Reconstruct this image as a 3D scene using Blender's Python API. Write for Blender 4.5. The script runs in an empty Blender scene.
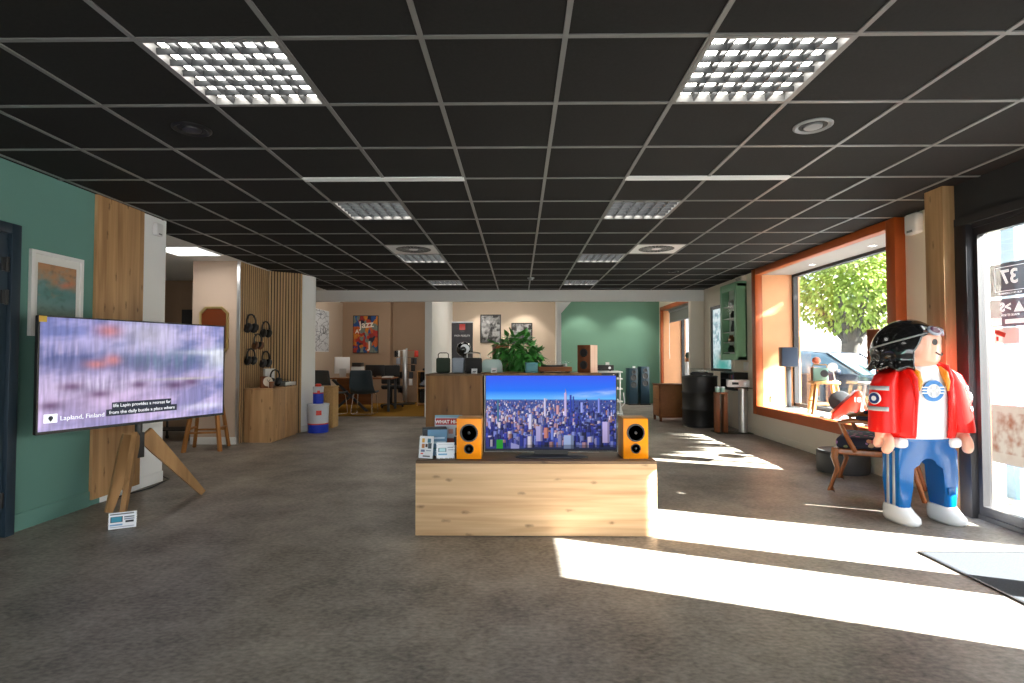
import bpy, bmesh, math, random
import numpy as np
from mathutils import Vector, Matrix, noise
random.seed(7)
rng = np.random.default_rng(11)
PI = math.pi
S = bpy.context.scene
COL = S.collection

# ------------------------------------------------------------------ materials
def lin(c):
    return tuple((x / 12.92 if x <= .04045 else ((x + .055) / 1.055) ** 2.4) for x in c)
def rgb(r, g, b):
    return lin((r / 255, g / 255, b / 255))

def newmat(name):
    m = bpy.data.materials.new(name); m.use_nodes = True
    nt = m.node_tree
    return m, nt, nt.nodes['Principled BSDF']

def mat(name, c, rough=.5, metal=0., var=.0, scale=8., spec=.5, coat=0., emit=None, bump=0.):
    """plain procedural material: base colour broken up by a little noise"""
    m, nt, b = newmat(name)
    b.inputs['Roughness'].default_value = rough
    b.inputs['Metallic'].default_value = metal
    b.inputs['Specular IOR Level'].default_value = spec
    b.inputs['Coat Weight'].default_value = coat
    tc = nt.nodes.new('ShaderNodeTexCoord')
    nz = nt.nodes.new('ShaderNodeTexNoise'); nz.inputs['Scale'].default_value = scale; nz.inputs['Detail'].default_value = 4
    nt.links.new(tc.outputs['Object'], nz.inputs['Vector'])
    mx = nt.nodes.new('ShaderNodeMix'); mx.data_type = 'RGBA'
    v = max(var, .02)
    mx.inputs[6].default_value = (*[x * (1 - v) for x in c], 1)
    mx.inputs[7].default_value = (*[min(1, x * (1 + v)) for x in c], 1)
    nt.links.new(nz.outputs['Fac'], mx.inputs[0])
    nt.links.new(mx.outputs[2], b.inputs['Base Color'])
    if bump:
        bp = nt.nodes.new('ShaderNodeBump'); bp.inputs['Strength'].default_value = bump; bp.inputs['Distance'].default_value = .01
        nt.links.new(nz.outputs['Fac'], bp.inputs['Height']); nt.links.new(bp.outputs['Normal'], b.inputs['Normal'])
    if emit:
        b.inputs['Emission Color'].default_value = (*c, 1); b.inputs['Emission Strength'].default_value = emit
    return m

def wood(name, light, dark, axis='X', rough=.5, knots=True, fine=14., spec=.3):
    m, nt, b = newmat(name)
    N, L = nt.nodes.new, nt.links.new
    tc = N('ShaderNodeTexCoord')
    mp = N('ShaderNodeMapping')
    sc = {'X': (.9, fine, fine), 'Y': (fine, .9, fine), 'Z': (fine, fine, .9)}[axis]
    mp.inputs['Scale'].default_value = sc
    L(tc.outputs['Object'], mp.inputs['Vector'])
    n1 = N('ShaderNodeTexNoise'); n1.inputs['Scale'].default_value = 1.; n1.inputs['Detail'].default_value = 7; n1.inputs['Distortion'].default_value = .6
    L(mp.outputs['Vector'], n1.inputs['Vector'])
    mp2 = N('ShaderNodeMapping')
    mp2.inputs['Scale'].default_value = tuple(.35 * s if s > 1 else s * .8 for s in sc)
    L(tc.outputs['Object'], mp2.inputs['Vector'])
    n2 = N('ShaderNodeTexNoise'); n2.inputs['Scale'].default_value = 1.3; n2.inputs['Detail'].default_value = 3
    L(mp2.outputs['Vector'], n2.inputs['Vector'])
    ad = N('ShaderNodeMath'); ad.operation = 'ADD'
    L(n1.outputs['Fac'], ad.inputs[0]); L(n2.outputs['Fac'], ad.inputs[1])
    cr = N('ShaderNodeValToRGB')
    cr.color_ramp.elements[0].position = .30; cr.color_ramp.elements[0].color = (*dark, 1)
    cr.color_ramp.elements[1].position = 1.; cr.color_ramp.elements[1].color = (*light, 1)
    hf = N('ShaderNodeMath'); hf.operation = 'MULTIPLY'; hf.inputs[1].default_value = .5
    L(ad.outputs[0], hf.inputs[0])
    cr.color_ramp.elements[1].position = .62
    sb = N('ShaderNodeMath'); sb.operation = 'SUBTRACT'; sb.inputs[1].default_value = .0
    L(hf.outputs[0], sb.inputs[0]); L(sb.outputs[0], cr.inputs[0])
    out = cr.outputs[0]
    if knots:
        sx_ = N('ShaderNodeSeparateXYZ'); L(tc.outputs['Object'], sx_.inputs[0])
        su = N('ShaderNodeMath'); su.operation = 'ADD'; L(sx_.outputs[0], su.inputs[0]); L(sx_.outputs[1], su.inputs[1])
        mp3 = N('ShaderNodeCombineXYZ')
        k1 = N('ShaderNodeMath'); k1.operation = 'MULTIPLY'; k1.inputs[1].default_value = 2.6 if axis == 'X' else 6.5
        k2 = N('ShaderNodeMath'); k2.operation = 'MULTIPLY'; k2.inputs[1].default_value = 6.5 if axis == 'X' else 2.2
        L(su.outputs[0], k1.inputs[0]); L(sx_.outputs[2], k2.inputs[0]); L(k1.outputs[0], mp3.inputs[0]); L(k2.outputs[0], mp3.inputs[1])
        vo = N('ShaderNodeTexVoronoi'); vo.inputs['Scale'].default_value = 1.; vo.voronoi_dimensions = '2D'
        nzk = N('ShaderNodeTexNoise'); nzk.inputs['Scale'].default_value = 30
        L(tc.outputs['Object'], nzk.inputs['Vector'])
        L(mp3.outputs[0], vo.inputs['Vector'])
        a2 = N('ShaderNodeMath'); a2.operation = 'MULTIPLY_ADD'; a2.inputs[1].default_value = .16; a2.inputs[2].default_value = -.06
        L(nzk.outputs['Fac'], a2.inputs[0])
        a3 = N('ShaderNodeMath'); a3.operation = 'ADD'
        L(vo.outputs['Distance'], a3.inputs[0]); L(a2.outputs[0], a3.inputs[1])
        kr = N('ShaderNodeValToRGB')
        kr.color_ramp.elements[0].position = .02; kr.color_ramp.elements[0].color = (1, 1, 1, 1)
        kr.color_ramp.elements[1].position = .11; kr.color_ramp.elements[1].color = (0, 0, 0, 1)
        L(a3.outputs[0], kr.inputs[0])
        mx = N('ShaderNodeMix'); mx.data_type = 'RGBA'
        mu = N('ShaderNodeMath'); mu.operation = 'MULTIPLY'; mu.inputs[1].default_value = .75
        L(kr.outputs[0], mu.inputs[0]); L(mu.outputs[0], mx.inputs[0])
        L(out, mx.inputs[6]); mx.inputs[7].default_value = (*[d * .35 for d in dark], 1)
        out = mx.outputs[2]
    L(out, b.inputs['Base Color'])
    b.inputs['Roughness'].default_value = rough
    b.inputs['Specular IOR Level'].default_value = spec
    return m

def glass(name, tint=(1, 1, 1), refl=.07, fres=.35):
    m, nt, b = newmat(name); nt.nodes.remove(b)
    N, L = nt.nodes.new, nt.links.new
    o = nt.nodes['Material Output']
    t = N('ShaderNodeBsdfTransparent'); t.inputs[0].default_value = (*tint, 1)
    g = N('ShaderNodeBsdfGlossy'); g.inputs['Roughness'].default_value = .02
    x = N('ShaderNodeMixShader')
    fr = N('ShaderNodeLayerWeight'); fr.inputs[0].default_value = .25
    mu = N('ShaderNodeMath'); mu.operation = 'MULTIPLY_ADD'; mu.inputs[1].default_value = fres; mu.inputs[2].default_value = refl
    L(fr.outputs['Fresnel'], mu.inputs[0]); L(mu.outputs[0], x.inputs[0])
    L(t.outputs[0], x.inputs[1]); L(g.outputs[0], x.inputs[2]); L(x.outputs[0], o.inputs[0])
    return m

def attrmat(name, emit=0., rough=.5, alpha=1.):
    m, nt, b = newmat(name)
    a = nt.nodes.new('ShaderNodeAttribute'); a.attribute_name = 'Col'
    if emit:
        b.inputs['Base Color'].default_value = (.01, .01, .01, 1)
        nt.links.new(a.outputs['Color'], b.inputs['Emission Color'])
        b.inputs['Emission Strength'].default_value = emit
    else:
        nt.links.new(a.outputs['Color'], b.inputs['Base Color'])
    b.inputs['Roughness'].default_value = rough
    b.inputs['Alpha'].default_value = alpha
    return m

def emitmat(name, c, s):
    m, nt, b = newmat(name)
    b.inputs['Base Color'].default_value = (*c, 1)
    b.inputs['Emission Color'].default_value = (*c, 1); b.inputs['Emission Strength'].default_value = s
    return m

def floormat():
    m, nt, b = newmat('vinyl_floor')
    N, L = nt.nodes.new, nt.links.new
    tc = N('ShaderNodeTexCoord')
    n1 = N('ShaderNodeTexNoise'); n1.inputs['Scale'].default_value = 1.6; n1.inputs['Detail'].default_value = 9; n1.inputs['Roughness'].default_value = .74
    L(tc.outputs['Object'], n1.inputs['Vector'])
    mp = N('ShaderNodeMapping'); mp.inputs['Scale'].default_value = (15, 24, 1)
    L(tc.outputs['Object'], mp.inputs['Vector'])
    n2 = N('ShaderNodeTexNoise'); n2.inputs['Scale'].default_value = 2.2; n2.inputs['Detail'].default_value = 6
    L(mp.outputs[0], n2.inputs['Vector'])
    ad = N('ShaderNodeMath'); ad.operation = 'MULTIPLY_ADD'; ad.inputs[1].default_value = .55
    L(n2.outputs['Fac'], ad.inputs[0]); L(n1.outputs['Fac'], ad.inputs[2])
    cr = N('ShaderNodeValToRGB')
    cr.color_ramp.elements[0].position = .52; cr.color_ramp.elements[0].color = (*rgb(70, 64, 58), 1)
    cr.color_ramp.elements[1].position = 1.; cr.color_ramp.elements[1].color = (*rgb(166, 156, 144), 1)
    L(ad.outputs[0], cr.inputs[0]); L(cr.outputs[0], b.inputs['Base Color'])
    b.inputs['Roughness'].default_value = .46
    b.inputs['Specular IOR Level'].default_value = .38
    bp = N('ShaderNodeBump'); bp.inputs['Strength'].default_value = .12; bp.inputs['Distance'].default_value = .004
    L(ad.outputs[0], bp.inputs['Height']); L(bp.outputs[0], b.inputs['Normal'])
    return m

M = {}
M['floor'] = floormat()
M['tile'] = mat('ceiling_tile_black', (.017, .0165, .016), .9, var=.25, scale=60, spec=.2)
M['tbar'] = mat('ceiling_grid_grey', (.17, .168, .165), .4, var=.05)
M['green'] = mat('green_paint', rgb(96, 140, 132), .75, var=.04, scale=2)
M['green2'] = mat('sage_green_paint', rgb(104, 144, 124), .75, var=.04, scale=2)
M['white'] = mat('white_paint', (.78, .78, .76), .7, var=.03, scale=3)
M['whitest'] = mat('bright_white_paint', (.92, .93, .93), .6, var=.02, scale=3)
M['beige'] = mat('beige_paint', rgb(198, 180, 160), .75, var=.03, scale=3)
M['pinkbeige'] = mat('pink_beige_paint', rgb(200, 178, 160), .75, var=.03, scale=3)
M['taupe'] = mat('taupe_paint', rgb(168, 142, 118), .8, var=.04, scale=3)
M['cream'] = mat('cream_paint', rgb(232, 222, 206), .7, var=.03, scale=3)
M['orange'] = mat('orange_panel', rgb(166, 78, 28), .45, var=.12, scale=5)
M['peach'] = mat('orange_reveal', rgb(214, 152, 106), .5, var=.12, scale=4)
M['soffit'] = mat('grey_soffit', rgb(150, 146, 142), .6)
M['carpet'] = mat('ochre_carpet', rgb(150, 112, 44), .95, var=.3, scale=40, spec=.1)
M['navy'] = mat('navy_door_paint', rgb(30, 48, 62), .5)
M['black'] = mat('black_metal', (.012, .012, .013), .4)
M['blackm'] = mat('matt_black', (.014, .014, .015), .75)
M['anth'] = mat('anthracite_aluminium', rgb(46, 44, 46), .45, metal=.3)
M['darkgrey'] = mat('dark_grey', rgb(62, 64, 68), .5)
M['grey'] = mat('mid_grey', rgb(128, 130, 132), .5)
M['silver'] = mat('brushed_metal', (.62, .63, .64), .28, metal=.9)
M['chrome'] = mat('chrome', (.8, .8, .82), .12, metal=1)
M['gold'] = mat('gold_metal', rgb(210, 186, 128), .35, metal=.8)
M['plastic'] = mat('white_plastic', (.8, .8, .8), .4)
M['oak'] = wood('knotty_oak', rgb(224, 188, 148), rgb(180, 138, 98), 'X', fine=26.)
M['oakz'] = wood('upright_oak', rgb(196, 156, 112), rgb(136, 98, 62), 'Z', fine=20.)
M['oakd'] = wood('brown_oak', rgb(150, 110, 70), rgb(98, 66, 38), 'Z')
M['oaktop'] = wood('oak_top', rgb(122, 96, 72), rgb(84, 62, 44), 'X')
M['slatoak'] = wood('slat_oak', rgb(206, 172, 128), rgb(168, 132, 92), 'Z', knots=False)
M['slatback'] = mat('dark_felt', rgb(48, 38, 26), .95)
M['pine'] = wood('pine', rgb(206, 162, 108), rgb(158, 112, 66), 'Z', knots=False)
M['tripod'] = wood('tripod_oak', rgb(172, 132, 88), rgb(124, 90, 56), 'Z', knots=False)
M['stoolw'] = wood('honey_wood', rgb(190, 132, 72), rgb(140, 88, 42), 'Z', knots=False)
M['walnut'] = wood('walnut', rgb(132, 78, 44), rgb(84, 46, 26), 'Z', knots=False)
M['walnutx'] = wood('walnut_long', rgb(150, 92, 48), rgb(98, 56, 30), 'X', knots=False)
M['palewood'] = wood('pale_veneer', rgb(232, 200, 180), rgb(206, 168, 146), 'Z', knots=False)
M['chairw'] = wood('polished_beech', rgb(154, 92, 48), rgb(104, 58, 28), 'Z', rough=.25, knots=False, spec=.6)
M['spk'] = mat('orange_lacquer', rgb(255, 150, 0), .35, spec=.3)
M['spkside'] = mat('amber_side', rgb(206, 140, 60), .4)
M['cone'] = mat('speaker_cone', (.02, .021, .023), .45)
M['rubber'] = mat('rubber_ring', (.05, .052, .055), .5)
M['glass'] = glass('window_glass', (.95, .98, .98), .015, .12)
M['tint'] = glass('tinted_shop_glass', (.92, .95, .94), .01, .15)
M['clear'] = glass('clear_acrylic', (.93, .95, .95), .04)
M['cabglass'] = glass('cabinet_glass', (.97, .98, .97), .0, .003)
M['glassplate'] = glass('green_glass_plate', (.62, .74, .68), .12)
M['print'] = attrmat('printed_picture', rough=.55)
M['screen'] = attrmat('lit_screen', emit=.92, rough=.35)
M['screen'].node_tree.nodes['Principled BSDF'].inputs['Specular IOR Level'].default_value = .12
M['film'] = attrmat('glass_sticker', rough=.9, alpha=.93)
M['sunglow'] = attrmat('paper_own_glow', emit=.75, rough=.9)  # emission stands in for sun coming through the paper
M['lamp'] = emitmat('lamp_panel', (1, .97, .9), 14.)
M['panel'] = emitmat('light_panel', (1, .98, .94), 2.4)
M['spot'] = emitmat('spot_bulb', (1, .93, .8), 6.)
M['louvre'] = mat('louvre_metal', (.065, .068, .072), .3, metal=.6)
M['louvred'] = mat('dark_louvre_metal', (.05, .05, .052), .4, metal=.5)
M['skin'] = mat('toy_skin', rgb(238, 176, 150), .3, spec=.6, coat=.3)
M['hair'] = mat('toy_hair_black', (.008, .008, .009), .13, spec=.8, coat=.6)
M['redj'] = mat('toy_red', rgb(226, 20, 12), .35, spec=.35, coat=.06)
M['liningo'] = mat('toy_orange', rgb(255, 150, 30), .35, coat=.3)
M['toyw'] = mat('toy_white', (.82, .82, .83), .25, coat=.4)
M['toyblue'] = mat('toy_blue', rgb(0, 88, 158), .22, spec=.5, coat=.15)
M['toygrey'] = mat('toy_grey_stripe', rgb(170, 174, 180), .35)
M['emb'] = mat('emblem_blue', rgb(40, 120, 190), .35)
M['embd'] = mat('emblem_navy', rgb(28, 52, 110), .35)
M['toylens'] = mat('lens_plum', rgb(110, 70, 90), .1, coat=.6)
M['blue'] = mat('tub_blue', rgb(24, 58, 190), .35)
M['tubw'] = mat('tub_white', rgb(206, 212, 222), .4)
M['red'] = mat('red_plastic', rgb(214, 48, 26), .35, coat=.3)
M['wick'] = mat('wicker', rgb(176, 140, 92), .8, var=.5, scale=60, bump=.6)
M['slate'] = mat('slate_blue_shell', rgb(52, 66, 76), .5)
M['leafm'] = mat('ficus_leaf', rgb(70, 140, 62), .3, var=.7, scale=14)
M['leaft'] = mat('tree_leaf', (.30, .40, .07), .7, var=.6, scale=2.)
M['bark'] = mat('bark', (.09, .08, .07), .9, var=.4, scale=14, bump=.5)
M['barrel'] = mat('barrel_black', (.016, .016, .016), .42, var=.15)
M['cabgreen'] = mat('cabinet_green', rgb(132, 180, 144), .5)
M['brownpanel'] = mat('red_brown_glass', rgb(112, 52, 22), .3)
M['rattan'] = None
M['bluetower'] = mat('dark_teal_speaker', rgb(34, 62, 78), .4)
M['carp'] = mat('car_paint', (.012, .018, .034), .35, spec=.35)
M['carg'] = mat('car_glass', (.10, .17, .24), .15, spec=.5)
M['tyre'] = mat('tyre', (.012, .012, .012), .8)
M['asph'] = mat('street_paving', (.17, .165, .16), .9, var=.2, scale=3)
M['house'] = mat('house_render', (.6, .6, .6), .85, var=.04)
M['housew'] = mat('house_window', (.12, .17, .22), .2)
M['houseb'] = mat('house_slate_blue', (.06, .1, .14), .5)
M['roofm'] = mat('roof_tile', (.14, .09, .07), .8, var=.3, scale=20)
M['mat'] = mat('door_mat_fibre', rgb(62, 64, 68), .95, var=.5, scale=160, spec=.1)
M['floral'] = None
M['mint'] = mat('mint_plastic', rgb(140, 180, 168), .4)
M['coral'] = mat('coral_ball', rgb(224, 120, 90), .4)
M['teal'] = mat('teal_box', rgb(80, 140, 150), .5)
M['dkgreen'] = mat('dark_green_fabric', rgb(40, 54, 42), .8, var=.2, scale=60)
M['lgrey'] = mat('light_grey_fabric', rgb(150, 158, 172), .7, var=.1, scale=60)
M['frost'] = mat('frosted_shell', rgb(176, 200, 196), .3)
M['brownjar'] = mat('brown_jar', rgb(112, 70, 40), .4)
M['blind'] = mat('grey_blind', rgb(120, 124, 120), .8)
M['kerb'] = mat('concrete', (.34, .33, .32), .85, var=.1)
M['soil'] = mat('soil', (.03, .02, .015), .9)

def special_mats():
    # rattan: fine woven checks
    m, nt, b = newmat('rattan_weave')
    N, L = nt.nodes.new, nt.links.new
    tc = N('ShaderNodeTexCoord'); ck = N('ShaderNodeTexBrick')
    ck.inputs['Scale'].default_value = 30; ck.inputs['Mortar Size'].default_value = .03
    mp = N('ShaderNodeMapping'); mp.inputs['Rotation'].default_value = (PI / 2, 0, 0)
    L(tc.outputs['Object'], mp.inputs[0]); L(mp.outputs[0], ck.inputs['Vector'])
    ck.inputs['Color1'].default_value = (*rgb(186, 120, 60), 1); ck.inputs['Color2'].default_value = (*rgb(156, 96, 46), 1)
    ck.inputs['Mortar'].default_value = (*rgb(60, 34, 16), 1)
    L(ck.outputs[0], b.inputs['Base Color']); b.inputs['Roughness'].default_value = .55
    M['rattan'] = m
    # floral upholstery: dark ground with coloured voronoi blossoms
    m, nt, b = newmat('floral_upholstery')
    N, L = nt.nodes.new, nt.links.new
    tc = N('ShaderNodeTexCoord'); vo = N('ShaderNodeTexVoronoi'); vo.inputs['Scale'].default_value = 17
    nz = N('ShaderNodeTexNoise'); nz.inputs['Scale'].default_value = 26; nz.inputs['Detail'].default_value = 2
    L(tc.outputs['Object'], vo.inputs['Vector']); L(tc.outputs['Object'], nz.inputs['Vector'])
    ad = N('ShaderNodeMath'); ad.operation = 'MULTIPLY_ADD'; ad.inputs[1].default_value = .5
    L(nz.outputs['Fac'], ad.inputs[0]); L(vo.outputs['Distance'], ad.inputs[2])
    cr = N('ShaderNodeValToRGB'); cr.color_ramp.interpolation = 'CONSTANT'
    cr.color_ramp.elements[0].position = 0; cr.color_ramp.elements[0].color = (1, 1, 1, 1)
    cr.color_ramp.elements[1].position = .56; cr.color_ramp.elements[1].color = (0, 0, 0, 1)
    L(ad.outputs[0], cr.inputs[0])
    hs = N('ShaderNodeHueSaturation'); hs.inputs['Saturation'].default_value = 1.3; hs.inputs['Value'].default_value = .55
    L(vo.outputs['Color'], hs.inputs['Color'])
    mx = N('ShaderNodeMix'); mx.data_type = 'RGBA'
    mxb = N('ShaderNodeMix'); mxb.data_type = 'RGBA'; mxb.inputs[0].default_value = .55
    L(hs.outputs[0], mxb.inputs[6]); mxb.inputs[7].default_value = (*rgb(150, 60, 120), 1)
    L(cr.outputs[0], mx.inputs[0]); mx.inputs[6].default_value = (*rgb(16, 20, 44), 1); L(mxb.outputs[2], mx.inputs[7])
    L(mx.outputs[2], b.inputs['Base Color']); b.inputs['Roughness'].default_value = .8
    M['floral'] = m
special_mats()

# ------------------------------------------------------------------ mesh builder
class MB:
    def __init__(s):
        s.bm = bmesh.new()
    def _bev(s, geom, w, seg=2):
        if w > 0:
            es = list({e for v in geom for e in v.link_edges})
            bmesh.ops.bevel(s.bm, geom=es, offset=w, segments=seg, affect='EDGES', profile=.5, clamp_overlap=True)
    def box(s, x0, x1, y0, y1, z0, z1, bev=0., mtx=None, seg=2):
        r = bmesh.ops.create_cube(s.bm, size=1)
        vs = r['verts']
        for v in vs:
            v.co = Vector(((x0 + x1) / 2 + v.co.x * (x1 - x0), (y0 + y1) / 2 + v.co.y * (y1 - y0), (z0 + z1) / 2 + v.co.z * (z1 - z0)))
            if mtx: v.co = mtx @ v.co
        s._bev(vs, bev, seg)
        return s
    def bar(s, p0, p1, w, d=None, bev=0.):
        """square bar from p0 to p1"""
        d = d or w
        p0, p1 = Vector(p0), Vector(p1)
        q = (p1 - p0).to_track_quat('Z', 'Y').to_matrix().to_4x4()
        q.translation = p0
        return s.box(-w / 2, w / 2, -d / 2, d / 2, 0, (p1 - p0).length, bev, q)
    def cyl(s, p0, p1, r0, r1=None, n=24, bev=0.):
        r1 = r0 if r1 is None else r1
        p0, p1 = Vector(p0), Vector(p1)
        h = (p1 - p0).length
        q = (p1 - p0).to_track_quat('Z', 'Y').to_matrix().to_4x4()
        q.translation = (p0 + p1) / 2
        r = bmesh.ops.create_cone(s.bm, cap_ends=True, segments=n, radius1=max(r0, 1e-4), radius2=max(r1, 1e-4), depth=h, matrix=q)
        if bev:
            fs = {f for v in r['verts'] for f in v.link_faces if len(f.verts) > 4}
            es = list({e for f in fs for e in f.edges})
            bmesh.ops.bevel(s.bm, geom=es, offset=bev, segments=2, affect='EDGES', profile=.5)
        return s
    def ball(s, c, r, seg=24, ring=14, mtx=None):
        rr = r if isinstance(r, (tuple, list)) else (r, r, r)
        m = Matrix.Translation(c) @ (mtx or Matrix.Identity(4)) @ Matrix.Diagonal((*rr, 1))
        bmesh.ops.create_uvsphere(s.bm, u_segments=seg, v_segments=ring, radius=1, matrix=m)
        return s
    def lathe(s, prof, c=(0, 0, 0), n=28, mtx=None):
        rings = []
        m = Matrix.Translation(c) @ (mtx or Matrix.Identity(4))
        for r, z in prof:
            rings.append([s.bm.verts.new(m @ Vector((r * math.cos(2 * PI * i / n), r * math.sin(2 * PI * i / n), z))) for i in range(n)])
        for a, b in zip(rings, rings[1:]):
            for i in range(n):
                s.bm.faces.new((a[i], a[(i + 1) % n], b[(i + 1) % n], b[i]))
        if prof[0][0] > 1e-6: s.bm.faces.new(rings[0][::-1])
        if prof[-1][0] > 1e-6: s.bm.faces.new(rings[-1])
        return s
    def loft(s, rings, caps=True, closed=True):
        R = [[s.bm.verts.new(p) for p in ring] for ring in rings]
        n = len(R[0])
        for a, b in zip(R, R[1:]):
            for i in range(n if closed else n - 1):
                s.bm.faces.new((a[i], a[(i + 1) % n], b[(i + 1) % n], b[i]))
        if caps and closed:
            s.bm.faces.new(R[0][::-1]); s.bm.faces.new(R[-1])
        return s
    def tube(s, pts, r, n=10, caps=True):
        pts = [Vector(p) for p in pts]
        rs = r if isinstance(r, (list, tuple)) else [r] * len(pts)
        rings = []
        up = Vector((0, 0, 1))
        T0 = (pts[1] - pts[0]).normalized()
        if abs(T0.dot(up)) > .95: up = Vector((0, 1, 0))
        for i, p in enumerate(pts):
            T = (pts[min(i + 1, len(pts) - 1)] - pts[max(i - 1, 0)]).normalized()
            A = T.cross(up)
            if A.length < 1e-5: A = Vector((1, 0, 0))
            A.normalize(); B = A.cross(T).normalized(); up = B
            rings.append([p + (A * math.cos(2 * PI * k / n) + B * math.sin(2 * PI * k / n)) * rs[i] for k in range(n)])
        return s.loft(rings, caps)
    def prism(s, poly, a0, a1, axis='Z', bev=0., mtx=None, seg=2):
        """poly of 2-D points extruded along axis. Z: (x,y); Y: (x,z); X: (y,z)"""
        def P(u, v, a):
            p = {'Z': Vector((u, v, a)), 'Y': Vector((u, a, v)), 'X': Vector((a, u, v))}[axis]
            return mtx @ p if mtx else p
        A = [s.bm.verts.new(P(u, v, a0)) for u, v in poly]
        B = [s.bm.verts.new(P(u, v, a1)) for u, v in poly]
        n = len(poly)
        s.bm.faces.new(A); s.bm.faces.new(B[::-1])
        for i in range(n):
            s.bm.faces.new((A[i], B[i], B[(i + 1) % n], A[(i + 1) % n]))
        if bev:
            es = [e for v in A for e in v.link_edges if e.other_vert(v) in A] + [e for v in B for e in v.link_edges if e.other_vert(v) in B]
            bmesh.ops.bevel(s.bm, geom=list(set(es)), offset=bev, segments=seg, affect='EDGES', profile=.5, clamp_overlap=True)
        return s
    def quad(s, a, b, c, d):
        s.bm.faces.new([s.bm.verts.new(Vector(p)) for p in (a, b, c, d)]); return s
    def disc(s, c, nrm, r, n=24, ry=None):
        q = Vector(nrm).to_track_quat('Z', 'Y').to_matrix()
        c = Vector(c)
        s.bm.faces.new([s.bm.verts.new(c + q @ Vector((r * math.cos(2 * PI * i / n), (ry or r) * math.sin(2 * PI * i / n), 0))) for i in range(n)])
        return s

def obj(name, mb, m, parent=None, smooth=35, sub=0, solid=0., label=None, stuff=False):
    bm = mb.bm
    bmesh.ops.recalc_face_normals(bm, faces=bm.faces)
    me = bpy.data.meshes.new(name); bm.to_mesh(me); bm.free()
    me.materials.append(M[m] if isinstance(m, str) else m)
    o = bpy.data.objects.new(name, me); COL.objects.link(o)
    if smooth:
        try:
            me.shade_smooth()
            me.set_sharp_from_angle(angle=math.radians(smooth))
        except Exception:
            pass
    if solid:
        md = o.modifiers.new('solid', 'SOLIDIFY'); md.thickness = solid; md.offset = -1
    if sub:
        md = o.modifiers.new('sub', 'SUBSURF'); md.levels = sub; md.render_levels = sub
    if parent: o.parent = parent
    if label: o['label'] = label
    if stuff: o['kind'] = 'stuff'
    return o

def thing(name, label, cat, loc=(0, 0, 0), rz=0., group=None):
    o = bpy.data.objects.new(name, None); COL.objects.link(o)
    o.empty_display_size = .1
    o.location = loc; o.rotation_euler = (0, 0, rz)
    o['label'] = label; o['category'] = cat
    if group: o['group'] = group
    return o
def tag(o, label, cat, group=None):
    o['label'] = label; o['category'] = cat
    if group: o['group'] = group
    return o
def struct(name, mb, m, parent=None, smooth=35):
    o = obj(name, mb, m, parent, smooth)
    if parent is None: o['kind'] = 'structure'
    return o
def sempty(name, loc=(0, 0, 0)):
    o = bpy.data.objects.new(name, None); COL.objects.link(o); o.location = loc; o['kind'] = 'structure'
    return o
def dup(root, loc, rz=None, label=None, group=None):
    r = root.copy(); COL.objects.link(r); r.location = loc
    if rz is not None: r.rotation_euler = (0, 0, rz)
    if label: r['label'] = label
    if group: r['group'] = group
    for ch in list(root.children):
        c = ch.copy(); COL.objects.link(c); c.parent = r
        for g in list(ch.children):
            d = g.copy(); COL.objects.link(d); d.parent = c
    return r

def picture(name, img, W, H, m, parent, org=(0, 0, 0), ux=(1, 0, 0), uz=(0, 0, 1), label=None):
    """flat printed / lit surface: a grid whose vertices carry the picture's colours (row 0 = top)"""
    h, w = img.shape[:2]
    u = np.linspace(0, W, w); v = np.linspace(H, 0, h)
    U, V = np.meshgrid(u, v)
    ux, uz, org = np.array(ux), np.array(uz), np.array(org)
    co = org + U[..., None] * ux + V[..., None] * uz
    me = bpy.data.meshes.new(name)
    idx = np.arange(h * w).reshape(h, w)
    f = np.stack([idx[1:, :-1], idx[1:, 1:], idx[:-1, 1:], idx[:-1, :-1]], -1).reshape(-1, 4)
    me.from_pydata(co.reshape(-1, 3).tolist(), [], f.tolist())
    at = me.color_attributes.new('Col', 'FLOAT_COLOR', 'POINT')
    rgba = np.ones((h * w, 4), np.float32); rgba[:, :3] = img.reshape(-1, 3)
    at.data.foreach_set('color', rgba.ravel())
    me.materials.append(M[m])
    o = bpy.data.objects.new(name, me); COL.objects.link(o)
    if parent: o.parent = parent
    if label: o['label'] = label
    return o

def text(name, s, size, m, parent, loc, rot=(PI / 2, 0, 0), flip=False, align='CENTER', bold=0., depth=.0006):
    cu = bpy.data.curves.new(name, 'FONT'); cu.body = s; cu.size = size; cu.align_x = align; cu.align_y = 'CENTER'
    cu.extrude = depth; cu.offset = bold; cu.resolution_u = 3
    t = bpy.data.objects.new(name, cu); COL.objects.link(t)
    bpy.context.view_layer.update()
    dg = bpy.context.evaluated_depsgraph_get()
    me = bpy.data.meshes.new_from_object(t.evaluated_get(dg))
    bpy.data.objects.remove(t)
    bpy.data.curves.remove(cu)
    if flip:
        for v in me.vertices: v.co.x = -v.co.x
    me.materials.clear(); me.materials.append(M[m] if isinstance(m, str) else m)
    o = bpy.data.objects.new(name, me); COL.objects.link(o)
    o.location = loc; o.rotation_euler = rot
    if parent: o.parent = parent
    return o

def lamp(name, kind, loc, energy, color=(1, 1, 1), size=.2, rot=(0, 0, 0), spot=None):
    l = bpy.data.lights.new(name, kind); l.energy = energy; l.color = color
    if kind == 'AREA': l.size = size
    if kind in ('POINT', 'SPOT'): l.shadow_soft_size = size
    if kind == 'SPOT' and spot: l.spot_size = spot; l.spot_blend = .6
    o = bpy.data.objects.new(name, l); COL.objects.link(o); o.location = loc; o.rotation_euler = rot
    return o

H = 2.53
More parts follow.
